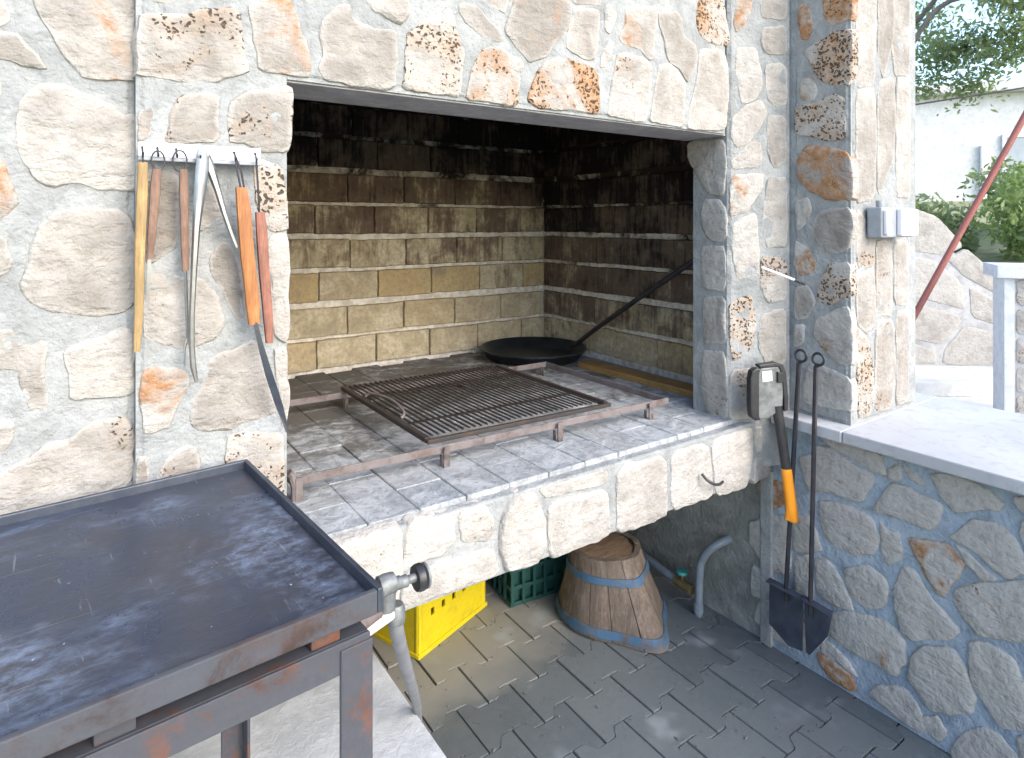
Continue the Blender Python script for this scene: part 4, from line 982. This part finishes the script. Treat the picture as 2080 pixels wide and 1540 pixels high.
for cx_, cy_ in ((0,0),(CW,0),(0,CD),(CW,CD)):
    MB().lathe([(.013,0),(.013,CHh)], (cx_+(.010 if cx_ == 0 else -.010), cy_+(.010 if cy_ == 0 else -.010), .001), 14).build('corner_post', M['yellow'], yc, local=True, smooth=True)
for q_ in ((-.006,CW+.006,-.006,-.0005,.0,.016),(-.006,-.0005,.0005,CD,.0,.016)): MB().box(*q_).build('base_lip', M['yellow'], yc, bevel=.002, seg=1, local=True)

gc = thing('plastic_crate', 'dark green lattice plastic crate behind the wooden tub', 'crate', (1.348, 1.957, 0), R(-6))
GWx, GDy, GHz = .40, .30, .19
for z_ in (.0, .06, .125, GHz-.016): MB().box(0,GWx,0,.008,z_,z_+.014).box(0,.008,.0085,GDy,z_,z_+.014).box(GWx-.008,GWx,.0085,GDy,z_,z_+.014).box(.0085,GWx-.0085,GDy-.008,GDy,z_,z_+.014).build('hoop_rail', M['green'], gc, bevel=.001, seg=1, local=True)
for i in range(9):
    x = .003+i*(GWx-.018)/8; MB().box(x,x+.012,-.002,.006,.002,GHz-.002).build('slat', M['green'], gc, local=True)
for i in range(1, 7):
    y = .0+i*GDy/7; MB().box(-.002,.006,y,y+.012,.002,GHz-.002).build('slat', M['green'], gc, local=True)
MB().box(.009,GWx-.009,.009,GDy-.009,.003,.009).build('base', M['green'], gc, local=True)
MB().box(.02,GWx-.02,.02,GDy-.02,.0095,.12).build('liner', M['green'], gc, local=True)

# wooden tub of tapering staves with two blue hoops
TB = thing('wooden_tub', 'squat weathered wooden tub with blue hoops under the hearth', 'tub', (1.65, 1.73, 0))
cusp = math.atan2(-.285, -.03)
def rb(th):
    d = (th-cusp+math.pi) % (2*math.pi) - math.pi
    return .205 + .085*math.exp(-(d/.33)**2)
HT = .265
def tub(th, t, extra=0):
    cx_, cy_ = 1.66-.055*t, 1.745-.03*t
    r = rb(th)*(1-t) + .125*t - math.sin(math.pi*t)*.004 + extra
    return (cx_+math.cos(th)*r, cy_+math.sin(th)*r, .004 + HT*t)
NS = 15
for i in range(NS):
    a0 = cusp + 2*math.pi*(i-.5)/NS + .006; a1 = cusp + 2*math.pi*(i+.5)/NS - .006; mb = MB(); vs = []; fs = []
    top = 1 + random.uniform(-.02, .015); ta = [0,.15,.35,.6,.85,top]; K = 4
    for t in ta:
        for e in (0, -.02):
            for k in range(K): vs.append(tub(a0+(a1-a0)*k/(K-1), t, e + (.0016 if 0 < k < K-1 and e == 0 else 0)))
    for i_ in range(len(ta)-1):
        b0, b1 = i_*2*K, (i_+1)*2*K
        for k in range(K-1): fs += [(b0+k,b0+k+1,b1+k+1,b1+k), (b0+K+k+1,b0+K+k,b1+K+k,b1+K+k+1)]
        fs += [(b0+K,b0,b1,b1+K), (b0+K-1,b0+2*K-1,b1+2*K-1,b1+K-1)]
    e0 = (len(ta)-1)*2*K
    fs += [tuple(range(e0,e0+K))+tuple(range(e0+2*K-1,e0+K-1,-1)), tuple(range(K-1,-1,-1))+tuple(range(K,2*K))]
    mb.add(vs, fs).build('stave', M['tubwood'], TB, smooth=True)
mb = MB(); ring_ = [tub(2*math.pi*k/40, .99, -.019) for k in range(40)]
mb.add([(x,y,z-.006) for x,y,z in ring_]+[(1.605,1.715,HT-.002)], [(k,(k+1)%40,40) for k in range(40)]).add([(x,y,z-.03) for x,y,z in ring_], [tuple(range(39,-1,-1))]).build('top_board', M['endwood'], TB, rough=.004)
for t0, t1 in ((.70,.79), (.04,.15)):
    mb = MB(); vs = []; K = 72
    for t, e in ((t0,.003),(t1,.003),(t1,.0065),(t0,.0065)):
        vs += [tub(2*math.pi*k/K, t, e) for k in range(K)]
    mb.add(vs, [(a*K+k, a*K+(k+1)%K, ((a+1)%4)*K+(k+1)%K, ((a+1)%4)*K+k) for a in range(4) for k in range(K)]).build('hoop', M['bluehoop'], TB, smooth=True)

dp = thing('drain_pipe', 'grey plastic drain elbow coming out of the wall under the hearth', 'pipe', (1.9, 1.5, .08))
MB().tube(smooth_path([(1.975,1.45,.292),(1.93,1.455,.288),(1.90,1.475,.268),(1.895,1.51,.22),(1.895,1.525,.17),(1.895,1.53,-.005)]), .0145, 16).build('elbow', M['pvc'], dp, smooth=True)
MB().tube([(1.895,1.53,.045),(1.895,1.53,.012)], .018, 16).build('collar', M['pvc'], dp, smooth=True)
wp = thing('water_pipe', 'blue grey water pipe with a green valve low on the plaster wall', 'pipe', (1.92, 1.7, .06))
MB().tube(smooth_path([(1.93,2.2,.095),(1.92,1.9,.09),(1.905,1.74,.083),(1.90,1.63,.077)]), .016, 12).build('pipe', M['pvc'], wp, smooth=True)
MB().tube([(1.90,1.64,.077),(1.898,1.56,.074)], .019, 10).build('fitting', M['brass'], wp, smooth=True)
MB().tube([(1.899,1.609,.08),(1.899,1.609,.115)], .007, 8).build('valve_stem', M['brass'], wp, smooth=True)
MB().lathe([(.006,0),(.02,.002),(.023,.008),(.02,.014),(.006,.016)], (1.899,1.609,.112), 16).build('valve_wheel', M['valve'], wp, smooth=True)

# ================================================================== BEYOND THE LOW WALL
BU, BN = Vector((.8,-.6)), Vector((-.6,-.8))
def slabp(prof, O, th0, th1, BU=BU, BN=BN):             # upright slab with the given outline on a vertical plane
    mb = MB(); n = len(prof)
    mb.add([(O[0]+BU.x*a+BN.x*th, O[1]+BU.y*a+BN.y*th, z) for th in (th0, th1) for a, z in prof], [tuple(range(n)),tuple(range(2*n-1,n-1,-1))]+[(i,(i+1)%n,(i+1)%n+n,i+n) for i in range(n)])
    return mb
rw = thing('retaining_wall', 'pale stone garden wall with sloping top beyond the white coping', 'wall', (6.9, 2.8, 0))
rb_ = slabp([(-4.2,-.02),(-4.2,1.8),(-.33,1.585),(.02,1.30),(.42,.93),(.6,.78),(1.9,.76),(1.9,-.02)], (6.6,2.6), -.012, -.42).build('wall_body', M['pale'], rw)
lay_stones('bg', (6.6,2.6), BU, BN, rb_, .05, grow=1.0)
fill_stones((6.6,2.6), BU, BN, rb_, -3.2, -.50, .13, 1.6, .42, .32, .1, 9)
kb = slabp([(-4.2,-.011),(-4.2,.11),(2.0,.11),(2.0,-.011)], (6.6,2.6), -.0125, .62).build('step', M['yard'], bevel=.01, rough=.006); tag(kb, 'low pale stone step at the foot of the garden wall', 'step')

gpil = thing('gate_pier', 'stone pier with white corner strip and cap at the far right', 'pier', (5.7, 1.4, 0))
PO = (5.43, 1.71)
PB = (Vector((.5,-.866)), Vector((-.866,-.5)))
pbod = slabp([(.06,-.011),(.06,1.05),(.62,1.05),(.62,-.011)], PO, -.012, -.3, *PB).build('pier_body', M['pale'], gpil)
slabp([(-.05,1.0505),(-.05,1.14),(.70,1.14),(.70,1.0505)], PO, .05, -.36, *PB).build('cap', M['house'], gpil, bevel=.008)
slabp([(0,-.011),(0,1.05),(.0595,1.05),(.0595,-.011)], PO, .008, -.3, *PB).build('corner_strip', M['house'], gpil, bevel=.004)
rr = random.Random(3)
for iz in range(5):
    x_ = .068; z = .03+iz*.205
    while x_ < .55:
        w_ = rr.uniform(.13,.24); p_ = [(x_+.006,z+.012),(x_+w_-.012,z+.01),(x_+w_-.008,z+.185),(x_+.008,z+.19)]
        mark(stone_mesh([c*1000 for q in p_ for c in q], PO, *PB, 12).build('stone', M['stone'], pbod, smooth=True, props={'pits': .6, 'stain': rr.random()*.3, 'tone': rr.uniform(0,.6)}))
        x_ += w_

po = MB().tube([(5.13,2.53,-.015),(6.86,1.33,3.80)], .024, 12).build('slanted_pole', M['redpaint'], smooth=True)
tag(po, 'thin reddish brown pole leaning across the view over the coping', 'pole')
cb_ = MB().tube(smooth_path([(5.68,3.37,2.39),(6.54,2.77,2.555),(7.4,2.17,2.715),(9.1,.98,3.05)],1), .008, 6).build('overhead_cable', M['iron'], smooth=True)
tag(cb_, 'thin dark cable strung across the garden in front of the white house', 'cable')

hz = thing('white_house', 'white rendered house behind the shrubs', 'house', (15.0, 5.4, 0), R(38))
MB().box(0, 7, -4.5, 5, -.06, 4.05).build('wall', M['house'], hz, local=True)
MB().box(-.25, 7.3, -4.8, 5.3, 4.052, 4.26).build('roof', M['house'], hz, bevel=.02, local=True)
for y0, y1, z0, z1 in ((-1.55,-.65,1.95,3.2),(1.2,2.1,1.95,3.2)):
    for q_ in ((y0,y0+.06,z0,z1),(y1-.06,y1,z0,z1),(y0+.0605,y1-.0605,z0,z0+.06),(y0+.0605,y1-.0605,z1-.06,z1)):
        MB().box(-.05,-.002,*q_).build('window_frame', M['whitep'], hz, local=True)
    MB().box(-.03,-.004,y0+.0605,y1-.0605,z0+.0605,z1-.0605).build('pane', M['glass'], hz, local=True)
MB().box(-.09,-.0015,-.38,-.27,.0,3.0).build('downpipe', M['whitep'], hz, bevel=.02, local=True)

def leaf_cloud(n, sampler, size, rnd):
    mb = MB()
    for _ in range(n):
        p = Vector(sampler(rnd)); q = Vector((rnd.gauss(0,1),rnd.gauss(0,1),rnd.gauss(0,1)+.6)).normalized()
        a = q.orthogonal().normalized(); b = q.cross(a); t = rnd.uniform(0, 6.28); a, b = a*math.cos(t)+b*math.sin(t), b*math.cos(t)-a*math.sin(t)
        s_ = size*rnd.uniform(.6,1.3); o = len(mb.v)
        mb.v += [p-a*s_, p+b*s_*.42+q*s_*.12, p+a*s_, p-b*s_*.42+q*s_*.12]; mb.f.append((o,o+1,o+2,o+3))
    return mb
def raw(mb, name, mat, parent):
    me = bpy.data.meshes.new(name); me.from_pydata([v-WL[parent] for v in mb.v], [], mb.f); me.materials.append(mat)
    ob = bpy.data.objects.new(name, me); C.objects.link(ob); ob.parent = parent; WL[ob] = WL[parent]; return ob
def bush(x, y, z, r, h, n, mat, label, seed, size=.055):
    t = thing('shrub', label, 'shrub', (x, y, z), group='shrubs in the garden'); rnd = random.Random(seed)
    cl = [(rnd.gauss(0,.45)*r, rnd.gauss(0,.45)*r, rnd.uniform(.25,.9)*h, rnd.uniform(.22,.42)*r) for _ in range(16)]
    def smp(g_):
        c = g_.choice(cl); d = Vector((g_.gauss(0,1),g_.gauss(0,1),g_.gauss(0,1))).normalized()*c[3]*g_.uniform(.6,1.08)
        return (x+c[0]+d.x, y+c[1]+d.y, max(z, z+c[2]+d.z))
    raw(leaf_cloud(n, smp, size, rnd), 'foliage', mat, t)
    for c in cl[:7]: MB().tube([(x+c[0]*.1,y+c[1]*.1,z-.05),(x+c[0]*.5,y+c[1]*.5,z+c[2]*.5),(x+c[0],y+c[1],z+c[2])], [.02,.014,.006], 6).build('stem', M['bark'], t)
    return t
hill = MB().add([(7.26,-4,-.06),(7.26,9,-.06),(7.26,9,.75),(7.26,-4,.7),(14,9,1.9),(14,-4,1.7),(30,9,2.2),(30,-4,2.0),(30,9,-.06),(30,-4,-.06)],
    [(0,1,2,3),(3,2,4,5),(5,4,6,7),(7,6,8,9),(1,8,6,4,2),(0,3,5,7,9)]).build('garden_slope', M['grass']); struct(hill)
bush(9.0, 2.35, .85, .85, 1.1, 3800, M['leaf2'], 'bright green shrub right of the leaning pole, above the garden wall', 11)
bush(8.6, 3.45, .85, .6, 1.0, 2200, M['leaf'], 'small green shrub beside the stone pillar edge', 12)
bush(10.6, 2.9, 1.2, .9, 1.05, 2600, M['leaf'], 'grey green shrub in front of the white house', 13)
bush(8.3, 1.55, .8, .7, .75, 2200, M['leaf2'], 'low bright shrub above the white pier cap', 14)
tr = thing('garden_tree', 'leafy tree with a bent grey branch over the garden', 'tree', (9.4, 4.5, .9)); rnd = random.Random(21)
MB().tube([(9.4,4.5,.7),(9.45,4.45,1.8),(9.3,4.3,2.9),(9.35,4.2,3.9)], [.15,.13,.11,.08], 10).build('trunk', M['bark'], tr, smooth=True)
brs = [[(9.3,4.3,2.9),(9.15,3.95,3.75),(9.25,3.55,4.35),(9.45,3.1,4.25),(9.6,2.7,4.0)], [(9.35,4.2,3.9),(9.3,3.6,4.4),(9.2,3.3,5.0),(9.2,2.6,5.3)], [(9.25,3.55,4.35),(9.2,3.5,4.9),(9.3,3.3,5.4)],
       [(9.35,4.2,3.9),(9.6,4.6,4.8),(9.8,5.0,5.6)], [(9.15,3.95,3.75),(9.3,4.3,4.3),(9.7,4.5,4.7)], [(9.2,3.3,5.0),(9.6,2.5,5.0),(9.9,1.9,4.9)]]
for b_ in brs: MB().tube(smooth_path(b_,2), .033, 7).build('branch', M['bark'], tr, smooth=True)
cls = [(9.4,3.9,3.3,.30),(9.5,3.4,3.2,.32),(9.3,3.0,3.45,.34),(9.4,2.75,3.8,.36),(9.5,3.7,3.65,.30),(9.2,2.9,4.15,.34),(9.5,3.3,3.75,.3),(9.3,2.5,3.5,.3),(9.6,3.9,4.2,.35),(9.6,2.6,4.1,.45),(9.8,2.0,4.9,.6),(9.3,2.4,5.4,.55),(9.7,2.9,3.75,.35),(9.5,3.5,3.65,.32),(9.2,3.3,5.5,.5),(9.9,3.9,3.9,.35),(9.8,5,5.6,.7),(9.6,4.5,4.7,.6),(9.6,2.2,4.4,.4),(9.4,3.0,4.9,.35),(9.9,2.7,4.6,.4),(9.3,3.9,5.3,.6)]
def smp(g_):
    c = g_.choice(cls); d = Vector((g_.gauss(0,1),g_.gauss(0,1),g_.gauss(0,.75)))*c[3]*.5
    return (c[0]+d.x, c[1]+d.y, c[2]+d.z)
raw(leaf_cloud(7500, smp, .045, rnd), 'crown', M['leaf'], tr)

# grit, ash crumbs and bits of bark swept about on the paving
gm = MB(); rnd = random.Random(5)
for _ in range(420):
    x, y = rnd.uniform(.72, 1.93), rnd.uniform(.45, 2.2)
    if rnd.random() < .5: y = 1.705 + (round((y-1.705)/PD-.5)+.5)*PD + rnd.gauss(0, .012)
    q = rnd.uniform(.0012, .004); h_ = q*rnd.uniform(.5, 1); a = rnd.uniform(0, 6.28); L_ = rnd.choice((1, 1, 1, 2.5))
    ca, sa = math.cos(a), math.sin(a)
    gm.add([(x+ca*q*L_, y+sa*q*L_, .001), (x-sa*q, y+ca*q, .001), (x-ca*q*L_, y-sa*q*L_, .001), (x+sa*q, y-ca*q, .001), (x, y, .001+h_)], [(0,1,4),(1,2,4),(2,3,4),(3,0,4)])
gr_ = gm.build('floor_grit', M['bed']); gr_['kind'] = 'stuff'; tag(gr_, 'fine grit and ash crumbs scattered on the paving', 'grit')
